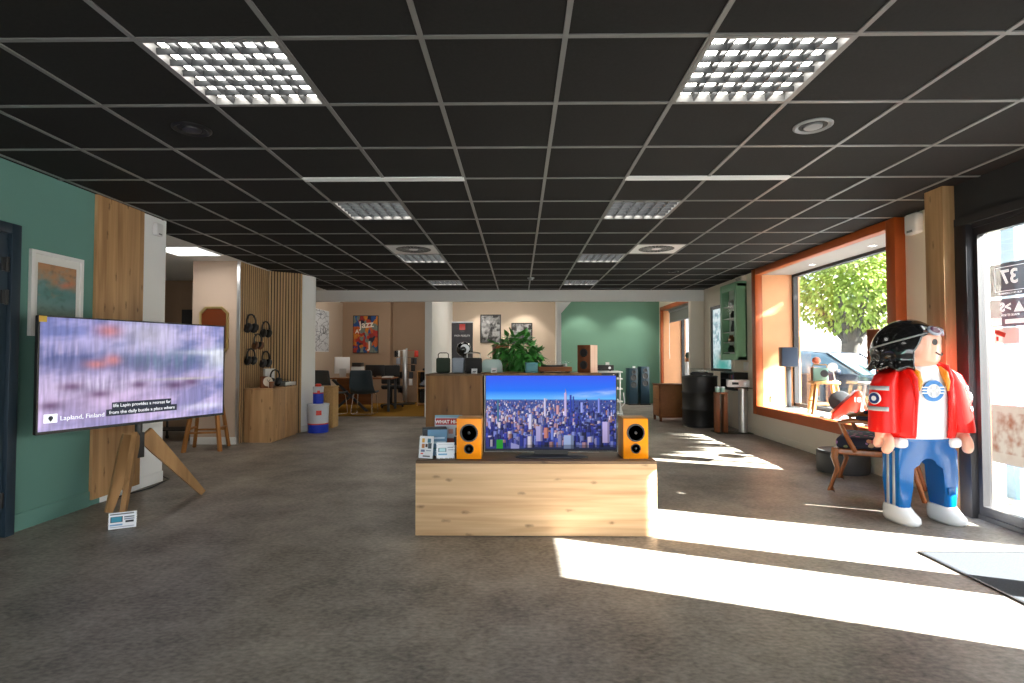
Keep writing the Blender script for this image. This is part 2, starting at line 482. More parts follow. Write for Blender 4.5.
# ================================================================== THE SETTING
struct('floor', MB().box(-6.3, 3.8, -4, 10.95, -.1, 0).box(-1.9, 3.8, 10.95, 14.4, -.1, 0), 'floor')
struct('floor_carpet', MB().box(-4.7, -1.9, 10.95, 14.6, -.1, .002), 'carpet')
struct('trim_1', MB().box(-4.6, -1.9, 10.93, 10.97, 0, .006), 'kerb')       # threshold strip

GX0, GY0, T = .193, 2.229, .6
LIGHTS = [(-3, r) for r in (0, 4, 8, 12)] + [(1, r) for r in (0, 4, 8, 12)]   # (column, row) of louvred fittings
VENTS = [(-3, 7), (2, 7)]
def build_ceiling():
    mb = MB(); g = MB()
    xl = lambda y: -3.46 if y < 5.3 else -3.83
    y0, y1 = GY0 - 10 * T, 10.84
    rows = [GY0 + T * k for k in range(-10, 15)] + [y1]
    for r in range(-10, 15):
        ya, yb = GY0 + T * r, min(GY0 + T * (r + 1), y1)
        if r == 5: mb.quad((-3.83, 5.2, H), (-3.46, 5.2, H), (-3.46, yb, H), (-3.83, yb, H))
        for c in range(-7, 6):
            xa, xb = GX0 + T * c, GX0 + T * (c + 1)
            xa = max(xa, xl(ya)); xb = min(xb, 3.66)
            if xb <= xa: continue
            if (c, r) in LIGHTS or (c, r) in VENTS: continue
            mb.quad((xa, ya, H), (xb, ya, H), (xb, yb, H), (xa, yb, H))
    mb.box(-6.4, 3.78, -4, 14.7, 2.72, 2.8)
    w = .0115
    for c in range(-6, 6):
        x = GX0 + T * c
        g.box(x - w, x + w, 5.3 if x < -3.46 else y0, y1, H - .006, H + .004)
    for y in rows[:-1]:
        g.box(xl(y), 3.66, y - w, y + w, H - .0055, H + .003)
    ce = struct('ceiling', mb, 'tile', smooth=0)
    obj('ceiling_grid', g, 'tbar', ce, smooth=0)
build_ceiling()
struct('ceiling_white', MB().box(-6.3, -3.83, 5.2, 10.84, H, 2.6).box(-4.7, 3.78, 11.0, 14.6, 2.69, 2.72), 'white', smooth=0)

# --- left side
w = MB().box(-3.58, -3.46, -4, 4.94, 0, 2.72)
struct('wall_left', w, 'green')
struct('wall_left_end', MB().box(-3.58, -3.46, 4.94, 5.29, 0, 2.72), 'whitest')
struct('baseboard_left', MB().box(-3.46, -3.447, 3.70, 4.385, 0, .12, .003), 'green')
struct('baseboard_left_end', MB().box(-3.46, -3.447, 4.5, 5.29, 0, .1, .003), 'whitest')
struct('trim_2', MB().box(-3.46, -3.432, 4.385, 4.94, .05, H - .003, .002), 'oakz')     # upright oak cladding panel
d = sempty('door_1', (-3.46, 3.20, 0))
obj('door_frame', MB().box(0, .05, .42, .49, 0, 2.1, .004).box(0, .05, -.55, -.48, 0, 2.1, .004).box(0, .05, -.48, .42, 2.03, 2.1, .004), 'navy', d)
lf = obj('door_leaf', MB().box(0, .025, -.478, .418, .01, 2.028), 'navy', d)
for z in (.25, 1.6, 1.82):
    obj('hinge', MB().cyl((.033, .405, z - .05), (.033, .405, z + .05), .012, n=10).box(.022, .034, .37, .41, z - .045, z + .045), 'black', lf)
# --- alcove left of the slats
struct('wall_nook', MB().box(-6.3, -3.58, 5.2, 5.29, 0, 2.72).box(-6.4, -6.28, 5.2, 9.5, 0, 2.72), 'white')
struct('wall_corridor', MB().box(-6.3, -4.6, 9.4, 9.5, 0, 2.72), 'taupe')
poly = [(-4.52, 7.5), (-3.9, 7.5), (-3.9, 8.42), (-3.49, 8.72), (-3.40, 8.92), (-3.40, 9.05), (-4.7, 9.05), (-4.7, 8.0), (-4.52, 8.0)]
struct('wall_mirror', MB().prism(poly, 0, 2.72), 'pinkbeige')
struct('baseboard_nook', MB().box(-4.52, -3.885, 7.485, 7.5, 0, .1, .003).prism([(-3.50, 8.70), (-3.46, 8.72), (-3.385, 8.9), (-3.385, 9.05), (-3.41, 9.05)], 0, .1), 'white')
struct('trim_3', MB().box(-3.9, -3.86, 7.495, 7.515, 0, H), 'silver')          # metal edge strip of the slatted cladding
def slats():
    a = MB(); b = MB()
    b.box(-3.9, -3.888, 7.515, 8.41, 0, H)
    n = 15
    for i in range(n):
        y = 7.53 + i * (8.385 - 7.53) / (n - 1)
        a.box(-3.888, -3.882, y - .0175, y + .0175, 0, H)
    p0, p1 = Vector((-3.872, 8.40, 0)), Vector((-3.478, 8.69, 0))
    dv = (p1 - p0); L = dv.length; dv.normalize()
    ang = math.atan2(dv.y, dv.x)
    mt = Matrix.Translation(p0) @ Matrix.Rotation(ang, 4, 'Z')
    b.box(0, L, -.004, .008, 0, H, mtx=mt)
    n = 12
    for i in range(n):
        x = .012 + i * (L - .024) / (n - 1)
        a.box(x - .012, x + .012, -.027, -.004, 0, H, mtx=mt)
    s = struct('wall_slats', b, 'slatback', smooth=0)
    obj('slats', a, 'slatoak', s, smooth=0)
slats()
struct('trim_6', MB().prism([(-3.484, 8.715), (-3.395, 8.915), (-3.395, 9.05), (-3.385, 9.05), (-3.385, 8.91), (-3.474, 8.708)], 0, 2.52), 'whitest')   # white edge of the slatted corner
# --- far end
struct('trim_4', MB().box(-4.7, 3.78, 10.84, 11.0, 2.31, 2.72), 'white')       # white beam across the far end
struct('wall_office_left', MB().box(-4.72, -4.6, 9.05, 14.6, 0, 2.6), 'beige')
struct('wall_office', MB().box(-4.7, -3.35, 14.2, 14.6, 0, 2.7).box(-3.35, -1.75, 14.5, 14.6, 0, 2.7), 'taupe')
struct('wall_partition', MB().box(-1.88, -1.74, 10.9, 11.0, 0, 2.305).box(-1.88, -1.74, 11.0, 14.4, 0, 2.7), 'white')
struct('wall_back', MB().box(-1.74, .98, 14.3, 14.4, 0, 2.7), 'beige')
struct('wall_post', MB().box(.76, .85, 11.01, 11.1, 0, 2.7).prism([(.85, 2.08), (1.06, 2.32), (.85, 2.32)], 11.01, 11.1, 'Y').box(.95, 1.05, 13.9, 14.3, 0, 2.7), 'white')
struct('wall_green', MB().box(.98, 3.76, 14.3, 14.4, 0, 2.7), 'green2')
# --- right side
struct('wall_right', MB().box(3.66, 3.76, 4.3, 5.28, 0, 2.72).box(3.66, 3.76, 5.28, 8.33, 0, .4).box(3.66, 3.76, 5.28, 8.33, 2.5, 2.72)
       .box(3.66, 3.76, 8.33, 9.42, 0, 2.72).box(3.66, 3.76, 9.42, 10.5, 0, .94).box(3.66, 3.76, 9.42, 10.5, 2.15, 2.72).box(3.66, 3.76, 10.5, 11.3, 0, 2.72)
       .box(3.66, 3.76, 11.3, 13.94, 0, .4).box(3.66, 3.76, 11.3, 13.94, 2.46, 2.72).box(3.66, 3.76, 13.94, 14.4, 0, 2.72), 'cream')
struct('wall_pier', MB().box(3.4, 3.66, 10.86, 11.0, 0, 2.305), 'cream')
struct('wall_front_right', MB().box(3.45, 3.76, -4, 1.56, 0, 2.72), 'white')
struct('baseboard_right', MB().box(3.648, 3.66, 4.3, 10.84, 0, .09, .003), 'cream')
struct('trim_5', MB().box(3.283, 3.375, 4.25, 4.44, 0, H - .003, .003), 'oakz')     # oak post beside the entrance

def window_box(n, y0, y1, x_in, frame_w, z0, z1, name_frame=True):
    """orange box window: projecting frame, deep reveal, soffit, sill, slim outer frame and glass"""
    r = sempty('window_%d' % n, (0, 0, 0))
    fx0 = x_in
    fw = frame_w
    obj('window_frame', MB().box(fx0, 3.67, y0, y0 + fw, z0, z1, .004).box(fx0, 3.67, y1 - fw, y1, z0, z1, .004)
        .box(fx0, 3.67, y0 + fw, y1 - fw, z0, z0 + .13, .004).box(fx0, 3.67, y0 + fw, y1 - fw, z1 - .09, z1, .004), 'orange', r)
    X1 = 4.13
    obj('reveal', MB().box(3.66, X1 + .1, y0 + fw - .03, y0 + fw, z0 + .1, z1 - .06).box(3.66, X1 + .1, y1 - fw, y1 - fw + .03, z0 + .1, z1 - .06), 'peach', r)
    obj('soffit', MB().box(3.66, X1 + .1, y0 + fw, y1 - fw, z1 - .09, z1 - .06), 'soffit', r)
    obj('window_sill', MB().box(3.66, X1 + .1, y0 + fw, y1 - fw, z0 + .1, z0 + .13), 'plastic', r)
    a, b_, c, e = y0 + fw, y1 - fw, z0 + .13, z1 - .09
    obj('glazing_bar', MB().box(X1 - .02, X1 + .05, a, a + .05, c, e).box(X1 - .02, X1 + .05, b_ - .05, b_, c, e).box(X1 - .02, X1 + .05, a, b_, c, c + .05).box(X1 - .02, X1 + .05, a, b_, e - .04, e), 'anth', r)
    obj('pane', MB().box(X1 + .01, X1 + .018, a + .05, b_ - .05, c + .05, e - .04), 'tint', r)
    return r
w1 = window_box(1, 5.2, 8.4, 3.56, .13, .34, H - .004)
w2 = window_box(2, 11.25, 14.0, 3.60, .1, .34, 2.465)
for y in (6.1, 7.35):
    t = thing('recessed_spot', 'small recessed spot in the grey window soffit, %s one' % ('nearer' if y < 7 else 'farther'), 'light', (3.93, y, 2.436), 0, 'spots above the big window')
    obj('trim_ring', MB().lathe([(.03, 0), (.05, -.004), (.05, .002), (.03, .002)], n=20), 'silver', t)
    obj('bulb', MB().disc((0, 0, -.001), (0, 0, -1), .03), 'spot', t)
w3 = sempty('window_3', (3.66, 0, 0))
obj('window_frame', MB().box(-.015, .1, 9.36, 9.44, .88, 2.21, .003).box(-.015, .1, 10.48, 10.56, .88, 2.21, .003).box(-.015, .1, 9.44, 10.48, .88, .94, .003).box(-.015, .1, 9.44, 10.48, 2.15, 2.21, .003), 'cream', w3)
obj('glazing_bar', MB().box(.0, .06, 9.44, 9.49, .94, 2.15).box(.0, .06, 10.42, 10.48, .94, 2.15).box(.0, .06, 9.49, 10.42, .94, .99).box(.0, .06, 9.49, 10.42, 2.09, 2.15), 'anth', w3)
obj('pane', MB().box(.025, .032, 9.49, 10.42, .99, 2.09), 'tint', w3)

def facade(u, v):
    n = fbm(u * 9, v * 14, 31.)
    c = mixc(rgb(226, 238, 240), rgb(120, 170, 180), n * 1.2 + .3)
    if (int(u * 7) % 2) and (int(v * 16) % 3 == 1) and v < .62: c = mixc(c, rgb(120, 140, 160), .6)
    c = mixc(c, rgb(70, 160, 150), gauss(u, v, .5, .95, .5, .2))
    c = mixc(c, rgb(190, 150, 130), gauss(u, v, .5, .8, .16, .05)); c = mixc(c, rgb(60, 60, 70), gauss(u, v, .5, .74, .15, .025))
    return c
WIN3 = w3
# --- entrance: anthracite frame, three glazed leaves, black fascia above
e = sempty('door_2', (0, 0, 0))
fr = MB()
fr.box(3.30, 3.5, -.0, 1.56, 2.2, 2.53)
fr.box(3.365, 3.52, 4.14, 4.25, 0, 2.2, .004).box(3.40, 3.5, 1.56, 1.73, 0, 2.2, .004)
fr.box(3.40, 3.5, 2.46, 2.64, 0, 2.2, .004).box(3.40, 3.5, 3.50, 3.555, 0, 2.2, .004)
fr.box(3.41, 3.5, 1.73, 4.14, 2.17, 2.24).box(3.41, 3.5, 1.73, 4.14, 0, .035)
obj('door_frame', fr, 'anth', e)
obj('fascia', MB().box(3.385, 3.55, 1.56, 4.27, 2.22, 2.72).box(3.365, 3.385, 1.56, 4.25, 2.2, 2.26), 'blackm', e)
lf = MB()
for a, b_ in ((1.73, 2.46), (2.64, 3.5), (3.575, 4.14)):
    q = .035
    lf.box(3.42, 3.47, a, a + q, .035, 2.17).box(3.42, 3.47, b_ - q, b_, .035, 2.17).box(3.42, 3.47, a + q, b_ - q, .035, .1).box(3.42, 3.47, a + q, b_ - q, 2.11, 2.17)
obj('leaf_frame', lf, 'anth', e)
gl = MB()
for a, b_ in ((1.775, 2.415), (2.685, 3.455), (3.61, 4.105)):
    gl.box(3.442, 3.448, a, b_, .1, 2.11)
obj('pane', gl, 'glass', e)

# ================================================================== CEILING FITTINGS
def make_louvre():
    t = thing('ceiling_light', 'x', 'light', (0, 0, H), 0, 'square louvred lights in the black ceiling')
    a = T / 2
    obj('light_frame', MB().box(-a, a, -a, -a + .02, -.008, .12).box(-a, a, a - .02, a, -.008, .12).box(-a, -a + .02, -a + .02, a - .02, -.008, .12).box(a - .02, a, -a + .02, a - .02, -.008, .12), 'tbar', t, smooth=0)
    lv = MB(); n = 6; s = (T - .04) / n
    for i in range(1, n):
        p = -a + .02 + i * s
        for ax in 'XY':
            pr = [(p - .003, -.004), (p + .003, -.004), (p + .008, .022), (p - .008, .022)]
            lv.prism([(u, v) for u, v in pr], -a + .02, a - .02, 'Y' if ax == 'X' else 'X')
    obj('louvre', lv, 'louvre', t, smooth=0)
    obj('reflector', MB().box(-a + .02, a - .02, -a + .02, a - .02, .034, .04), 'louvred', t, smooth=0)
    lp = MB()
    for i in range(n): lp.box(-a + .02 + (i + .25) * s, -a + .02 + (i + .75) * s, -a + .03, a - .03, .026, .034)
    obj('lamp_strip', lp, 'lamp', t, smooth=0)
    return t
L0 = make_louvre()
where = {(-3, 0): 'bright louvred ceiling light nearest the camera on the left', (1, 0): 'bright louvred ceiling light nearest the camera on the right',
         (-3, 4): 'dark louvred ceiling light just beyond the left slot diffuser', (1, 4): 'dark louvred ceiling light just beyond the right slot diffuser',
         (-3, 8): 'louvred ceiling light directly behind the white swirl vent on the left', (1, 8): 'louvred ceiling light diagonally behind the white swirl vent on the right',
         (-3, 12): 'small distant louvred ceiling light before the beam, left row', (1, 12): 'small distant louvred ceiling light before the beam, right row'}
for k, (c, r) in enumerate(LIGHTS):
    loc = (GX0 + T * (c + .5), GY0 + T * (r + .5), H)
    if k == 0: L0.location = loc; L0['label'] = where[(c, r)]
    else: dup(L0, loc, label=where[(c, r)])
def make_vent():
    t = thing('swirl_vent', 'x', 'vent', (0, 0, H), 0, 'white square swirl vents')
    a = T / 2 - .012
    pl = MB(); n = 40
    # plate with radial slots: build radial blades round an open disc
    R = .215
    sq = []
    ring_o, ring_i = [], []
    for i in range(n):
        th = 2 * PI * i / n
        k = a / max(abs(math.cos(th)), abs(math.sin(th)))
        ring_o.append((k * math.cos(th), k * math.sin(th), 0)); ring_i.append((R * math.cos(th), R * math.sin(th), 0))
    pl.loft([ring_o, ring_i], caps=False)
    obj('plate', pl, 'plastic', t, smooth=0)
    bl = MB()
    for i in range(24):
        th = 2 * PI * i / 24
        m = Matrix.Rotation(th, 4, 'Z') @ Matrix.Translation((.137, 0, .005)) @ Matrix.Rotation(.45, 4, 'X')
        bl.box(-.075, .075, -.012, .012, -.001, .001, mtx=m)
    bl.lathe([(.06, .0), (.05, -.004), (0, -.004)], n=20)
    obj('blade', bl, 'plastic', t, smooth=0)
    obj('duct', MB().lathe([(R, 0), (R, .1), (0, .1)], n=30), 'blackm', t, smooth=0)
    return t
v0 = make_vent()
v0.location = (GX0 + T * -2.5, GY0 + T * 7.5, H); v0['label'] = 'white square swirl vent in the left row, in front of a louvred light'
dup(v0, (GX0 + T * 2.5, GY0 + T * 7.5, H), label='white square swirl vent on the right, beside the window wall side')
def make_slot():
    t = thing('slot_diffuser', 'x', 'vent', (0, 0, H), 0, 'long slot diffusers')
    obj('slot_frame', MB().box(-.6, .6, -.035, -.022, -.012, 0).box(-.6, .6, .022, .035, -.012, 0).box(-.6, .6, -.006, .006, -.012, 0).box(-.6, -.59, -.035, .035, -.012, 0).box(.59, .6, -.035, .035, -.012, 0), 'plastic', t, smooth=0)
    obj('slot', MB().box(-.59, .59, -.022, .022, -.004, -.001), 'lgrey', t, smooth=0)
    return t
s0 = make_slot()
s0.location = (GX0 - 1.2, GY0 + 3 * T, H); s0['label'] = 'long thin white slot diffuser in the left half of the ceiling'
dup(s0, (GX0 + 1.2, GY0 + 3 * T, H), label='long thin white slot diffuser in the right half of the ceiling')
def make_down(name, label, r, loc, ring, cone):
    t = thing(name, label, 'ceiling speaker', loc, 0, 'round ceiling speakers')
    obj('bezel', MB().lathe([(r, .0), (r, -.006), (r * .88, -.013), (r * .74, -.006), (r * .7, .0)], n=36), ring, t)
    obj('baffle', MB().lathe([(r * .72, -.001), (r * .72, -.004), (r * .55, -.006), (r * .5, -.003), (0, -.003)], n=36), 'blackm', t)
    obj('cone', MB().lathe([(r * .48, -.003), (r * .46, -.012), (r * .3, -.016), (0, -.017)], n=30), cone, t)
    return t
make_down('ceiling_speaker', 'round grey ceiling speaker near the right bright louvred light', .105, (1.69, 3.13, H), 'grey', 'grey')
make_down('ceiling_speaker', 'round black ceiling speaker near the left bright louvred light', .105, (-1.907, 3.13, H), 'black', 'black')
make_down('ceiling_speaker', 'small distant dark ceiling speaker at right, near the green cabinet', .08, (2.4, 8.5, H), 'black', 'black')
make_down('ceiling_speaker', 'small distant dark ceiling speaker at left, near the slatted wall', .08, (-2.7, 8.5, H), 'black', 'black')
t = thing('smoke_detector', 'small pale smoke detector at the far middle of the ceiling', 'detector', (.2, 9.15, H))
obj('detector_base', MB().lathe([(.06, 0), (.06, -.012), (.05, -.018), (0, -.018)]), 'grey', t)
obj('detector_dome', MB().lathe([(.04, -.018), (.035, -.04), (.015, -.046), (0, -.046)]), 'grey', t)
# flat panel in the white ceiling
t = thing('light_panel', 'glowing square white light panel in the white ceiling at left', 'light', (-4.16, 6.77, H))
obj('panel_frame', MB().box(-.3, .3, -.3, -.28, -.012, 0).box(-.3, .3, .28, .3, -.012, 0).box(-.3, -.28, -.28, .28, -.012, 0).box(.28, .3, -.28, .28, -.012, 0), 'plastic', t)
obj('diffuser', MB().box(-.28, .28, -.28, .28, -.008, -.003), 'panel', t)

# ================================================================== PAINTED PICTURES
def fbm(x, y, z=0., o=4):
    return noise.fractal(Vector((x, y, z)), 1., 2.0, o)
def grid_img(w, h, fn):
    a = np.zeros((h, w, 3), np.float32)
    for j in range(h):
        for i in range(w):
            a[j, i] = fn(i / (w - 1), j / (h - 1))
    return a
def mixc(a, b, t):
    t = max(0., min(1., t))
    return tuple(a[k] + (b[k] - a[k]) * t for k in range(3))
def gauss(u, v, cu, cv, su, sv):
    return math.exp(-((u - cu) / su) ** 2 - ((v - cv) / sv) ** 2)

def lapland(u, v):
    s = max(0, min(1, fbm(u * 40, v * 2.4, 3.) * 1.1 + .5))
    s2 = max(0, min(1, fbm(u * 75, v * 3., 9.) * 1.1 + .5))
    b = max(0, min(1, fbm(u * 5 + v * 2, v * 6, 1.) * 1.2 + .5))
    c = mixc(rgb(136, 144, 206), rgb(196, 184, 226), b)
    c = mixc(c, rgb(112, 120, 182), max(0, .45 - v) * 1.2 * (1 - u))
    band = gauss(u, v, .55, .40, .42, .14) * (.55 + .8 * s)
    c = mixc(c, rgb(70, 98, 142), band * .9)
    c = mixc(c, rgb(100, 134, 160), gauss(u, v, .6, .38, .2, .1) * s)
    c = mixc(c, rgb(66, 84, 140), gauss(u, v, .1, .35, .16, .12) * s)
    c = mixc(c, rgb(196, 190, 216), gauss(u, v, .52, .12, .17, .16))
    c = mixc(c, rgb(205, 178, 214), gauss(u, v, .3, .75, .5, .28) * .8)
    c = mixc(c, rgb(232, 222, 246), gauss(u, v, .3, .62, .25, .08) * .6 * s2)
    for cu, cv, su, sv in ((.14, .62, .06, .04), (.27, .70, .06, .04), (.47, .63, .05, .04), (.68, .65, .07, .05), (.78, .62, .05, .05), (.05, .78, .05, .04)):
        c = mixc(c, rgb(98, 62, 104), gauss(u, v, cu, cv, su, sv) * .85)
    for cu, cv, su, sv in ((.31, .10, .06, .06), (.25, .42, .05, .04), (.33, .38, .04, .05)):
        c = mixc(c, rgb(226, 142, 140), gauss(u, v, cu, cv, su, sv) * .8)
    c = mixc(c, rgb(236, 240, 255), gauss(u, v, .97, .36, .08, .12) + gauss(u, v, .9, .30, .2, .03) * .6)
    c = mixc(c, rgb(196, 190, 190), gauss(u, v, .75, .565 - (u - .5) * .0 + .02, .22, .012) * .8)
    c = mixc(c, rgb(226, 224, 250), gauss(u, v, .88, .9, .14, .03) * .8)
    c = mixc(c, rgb(60, 88, 150), gauss(u, v, .98, .68, .05, .1) * .7)
    k = (.72 + .28 * s2 + .16 * s) * (.95 + .3 * b)
    return tuple(x * k for x in c)

def city():
    W, Hh = 264, 150
    a = np.zeros((Hh, W, 3), np.float32)
    top, mid, low = np.array(rgb(44, 84, 240)), np.array(rgb(0, 112, 246)), np.array(rgb(96, 186, 250))
    for j in range(Hh):
        v = j / Hh
        c = top + (mid - top) * min(1, v / .2) if v < .2 else mid + (low - mid) * min(1, (v - .2) / .12)
        a[j, :] = c
    for j in range(Hh):
        for i in range(0, W):
            u, v = i / W, j / Hh
            k = gauss(u, v, .85, .24 - (u - .85) * .2, .28, .035) * .55 * (.6 + fbm(u * 9, v * 30) * .6)
            a[j, i] = a[j, i] * (1 - max(0, k)) + np.array(rgb(206, 226, 252)) * max(0, k)
    hz = int(.32 * Hh)
    a[hz:hz + 3, :] = rgb(60, 110, 200)
    for j in range(hz + 2, Hh):
        a[j, :] = np.array(rgb(60, 82, 160)) * (1 - .5 * (j / Hh))
    cols = [rgb(214, 200, 232), rgb(150, 150, 214), rgb(196, 150, 170), rgb(96, 100, 190), rgb(52, 58, 150), rgb(232, 222, 240), rgb(176, 128, 130), rgb(40, 44, 120), rgb(120, 140, 220)]
    dk = [rgb(24, 34, 118), rgb(34, 48, 156), rgb(52, 60, 170), rgb(18, 22, 84), rgb(130, 140, 220), rgb(60, 80, 190)]
    r = random.Random(5)
    bs = []
    for k in range(1500):
        d = r.random() ** 1.1
        bs.append((d, r.random()))
    bs.sort()
    for d, u in bs:
        v = .335 + d * .64
        w_ = int(1 + d * 7 + r.random() * 2); h_ = int((2 + 14 * d) * (.5 + r.random()))
        x = int(u * W); y1 = int(v * Hh); y0 = max(hz - 4, y1 - h_)
        right = u > .62 or (d > .62 and r.random() < .65)
        c = np.array(r.choice(dk if right and r.random() < .8 else cols)) * r.uniform(.7, 1.15)
        x1 = min(W, x + w_)
        a[y0:y1, x:x1] = c
        a[y0:y1, max(0, min(W, x + (w_ * 2) // 3)):x1] = c * .45
        if w_ > 4:
            a[y0:y1:3, x:x1] *= .8
    def tower(u, v0, v1, w_, c):
        x = int(u * W); a[int(v0 * Hh):int(v1 * Hh), x:x + w_] = c; a[int(v0 * Hh):int(v1 * Hh), x + w_ - max(1, w_ // 3):x + w_] = np.array(c) * .5
    tower(.606, .235, .55, 5, rgb(196, 178, 226)); tower(.610, .20, .25, 2, rgb(206, 190, 226)); tower(.612, .18, .22, 1, rgb(180, 170, 220))
    tower(.645, .26, .5, 4, rgb(30, 56, 170)); tower(.67, .28, .48, 3, rgb(40, 70, 180)); tower(.09, .33, .62, 4, rgb(60, 110, 140))
    tower(.45, .31, .55, 4, rgb(206, 200, 232)); tower(.86, .31, .5, 4, rgb(130, 140, 230)); tower(.895, .62, .9, 14, rgb(196, 178, 232))
    tower(.545, .40, .52, 6, rgb(206, 150, 160)); tower(.33, .52, .72, 7, rgb(206, 204, 240)); tower(.6, .8, .98, 20, rgb(170, 190, 236)); tower(.39, .68, .88, 13, rgb(176, 166, 216))
    tower(.45, .7, .84, 9, rgb(206, 130, 120)); tower(.50, .7, .86, 6, rgb(120, 140, 230)); tower(.73, .36, .5, 5, rgb(150, 160, 236))
    a[int(.86 * Hh):int(.99 * Hh), int(.085 * W):int(.135 * W)] = rgb(30, 150, 40)
    for i in range(int(.0 * W), int(.3 * W)):
        for j in range(int(.76 * Hh), Hh):
            if i / W * .9 + (1 - j / Hh) * 1.6 < .34 and (i // 17 + j // 30) % 2 and i > .14 * W: a[j, i] = rgb(150, 150, 206)
    yy, xx = np.mgrid[0:Hh, 0:W]
    a *= np.clip(1.12 - .75 * np.clip(yy / Hh - .5, 0, 1) * (.5 + xx / W), .35, 1.1)[..., None]
    a[(yy > .92 * Hh) & (xx > .3 * W)] *= .5
    a[yy > .975 * Hh] = rgb(8, 10, 40)
    return a

def sunset_blot(u, v):          # plain generic abstract in the same colours
    n = fbm(u * 4, v * 9, 5.) * .5
    c = mixc(rgb(172, 128, 92), rgb(104, 140, 140), (v - .1) * 3 + n * 1.6)
    c = mixc(c, rgb(62, 120, 118), gauss(u, v, .45, .45 + n * .1, .7, .12) * .8)
    c = mixc(c, rgb(96, 98, 72), (v - .62) * 3)
    c = mixc(c, rgb(206, 118, 84), gauss(u, v, .72, .3 + n * .1, .22, .05) * .8)
    return mixc(c, rgb(40, 70, 60), max(0, fbm(u * 7, v * 12, 8.)) * .5)

def jazz():
    w, h = 84, 120
    pal = [rgb(190, 50, 28), rgb(214, 128, 30), rgb(28, 74, 140), rgb(120, 132, 122), rgb(160, 40, 30), rgb(30, 34, 60), rgb(206, 96, 34)]
    pts = [(random.random(), random.random(), random.choice(pal)) for _ in range(46)]
    pts += [(.1, .08, rgb(24, 92, 160)), (.14, .2, rgb(24, 80, 150)), (.5, .06, rgb(216, 130, 34)), (.6, .16, rgb(196, 60, 30)), (.2, .75, rgb(24, 52, 120)), (.25, .9, rgb(20, 50, 110)), (.9, .85, rgb(30, 96, 140)), (.06, .9, rgb(190, 60, 40)), (.55, .5, rgb(130, 140, 124)), (.85, .4, rgb(190, 48, 34))]
    def f(u, v):
        uu, vv = u + fbm(u * 8, v * 8, 2.) * .05, v + fbm(u * 8, v * 8, 7.) * .05
        c = min(pts, key=lambda p: (p[0] - uu) ** 2 + 1.3 * (p[1] - vv) ** 2)[2]
        k = .85 + .4 * fbm(u * 30, v * 10, 4.)
        return tuple(x * k for x in c)
    return grid_img(w, h, f)
def mono(seed, lo=20, hi=210, sx=3., sy=3., warp=.6):
    def f(u, v):
        n = fbm(u * sx + warp * fbm(u * 5, v * 4, seed), v * sy, seed + 3.) * .75 + .45
        n = max(0, min(1, n))
        return mixc(rgb(lo, lo, lo), rgb(hi, hi, hi), n * n * (3 - 2 * n))
    return f
def linemap():
    w, h = 80, 120
    a = np.ones((h, w, 3), np.float32) * np.array(rgb(206, 210, 214))
    r = random.Random(3)
    for k in range(90):
        x, y = r.randrange(w), r.randrange(h); th = r.random() * 6.3
        for s in range(r.randrange(8, 40)):
            th += r.uniform(-.35, .35); x += math.cos(th); y += math.sin(th)
            if 0 <= x < w and 0 <= y < h: a[int(y), int(x)] = rgb(70, 78, 90)
    return a

picture('added_glow_film', grid_img(50, 70, facade), .93, 1.1, 'screen', WIN3, (.022, 10.42, .99), ux=(0, -1, 0))  # added film: its own glow imitates daylight, and it stops the sun here
# ================================================================== LEFT: TV ON TRIPOD
tv_rz = math.atan2(1.33, .55)
t = thing('tripod_television', 'large flat television on a wooden tripod showing a blurred lilac snow landscape', 'television', (-2.975, 4.315, 0), tv_rz)
Wt, Ht = 1.44, .812; zb = .672
obj('tv_body', MB().box(-Wt / 2, Wt / 2, .002, .035, zb, zb + Ht, .006).box(-.45, .45, .03, .07, zb + .08, zb + .5, .01), 'black', t)
sc_ = picture('screen', grid_img(240, 120, lapland), Wt - .024, Ht - .03, 'screen', t, (-Wt / 2 + .012, -.0015, zb + .02))
obj('bezel', MB().box(-Wt / 2, -Wt / 2 + .012, -.004, .004, zb, zb + Ht).box(Wt / 2 - .012, Wt / 2, -.004, .004, zb, zb + Ht).box(-Wt / 2, Wt / 2, -.004, .004, zb, zb + .02).box(-Wt / 2, Wt / 2, -.004, .004, zb + Ht - .01, zb + Ht), 'black', t)
cap = obj('caption', MB().box(-.24, .22, -.004, -.002, zb + .135, zb + .185).box(-.28, .27, -.004, -.002, zb + .085, zb + .135), mat('caption_navy', rgb(32, 40, 60), .5, emit=.3), sc_)
WT = emitmat('caption_white', (.82, .84, .9), .8)
text('caption_text', 'life Lapin provides a retreat far', .036, WT, cap, (-.01, -.0055, zb + .16))
text('caption_text', 'from the daily bustle a place where', .036, WT, cap, (-.005, -.0055, zb + .11))
lg = obj('place_badge', MB().box(-.675, -.595, -.004, -.002, zb + .075, zb + .135), WT, sc_)
NV = emitmat('badge_navy', rgb(30, 36, 50), .2)
obj('pin_mark', MB().disc((-.635, -.0052, zb + .108), (0, -1, 0), .015).prism([(-.648, zb + .102), (-.635, zb + .082), (-.622, zb + .102)], -.0056, -.005, 'Y'), NV, lg)
text('place_text', 'Lapland, Finland', .045, WT, sc_, (-.58, -.005, zb + .1), align='LEFT')
obj('sticker', MB().box(-Wt / 2 + .004, -Wt / 2 + .05, -.005, -.004, zb + Ht - .045, zb + Ht - .003), mat('yellow_sticker', rgb(206, 168, 60), .5), t)
obj('neck', MB().cyl((0, .06, .42), (0, .06, zb + .1), .026, n=16).box(-.034, .034, .035, .095, .40, .60, .004), 'black', t)
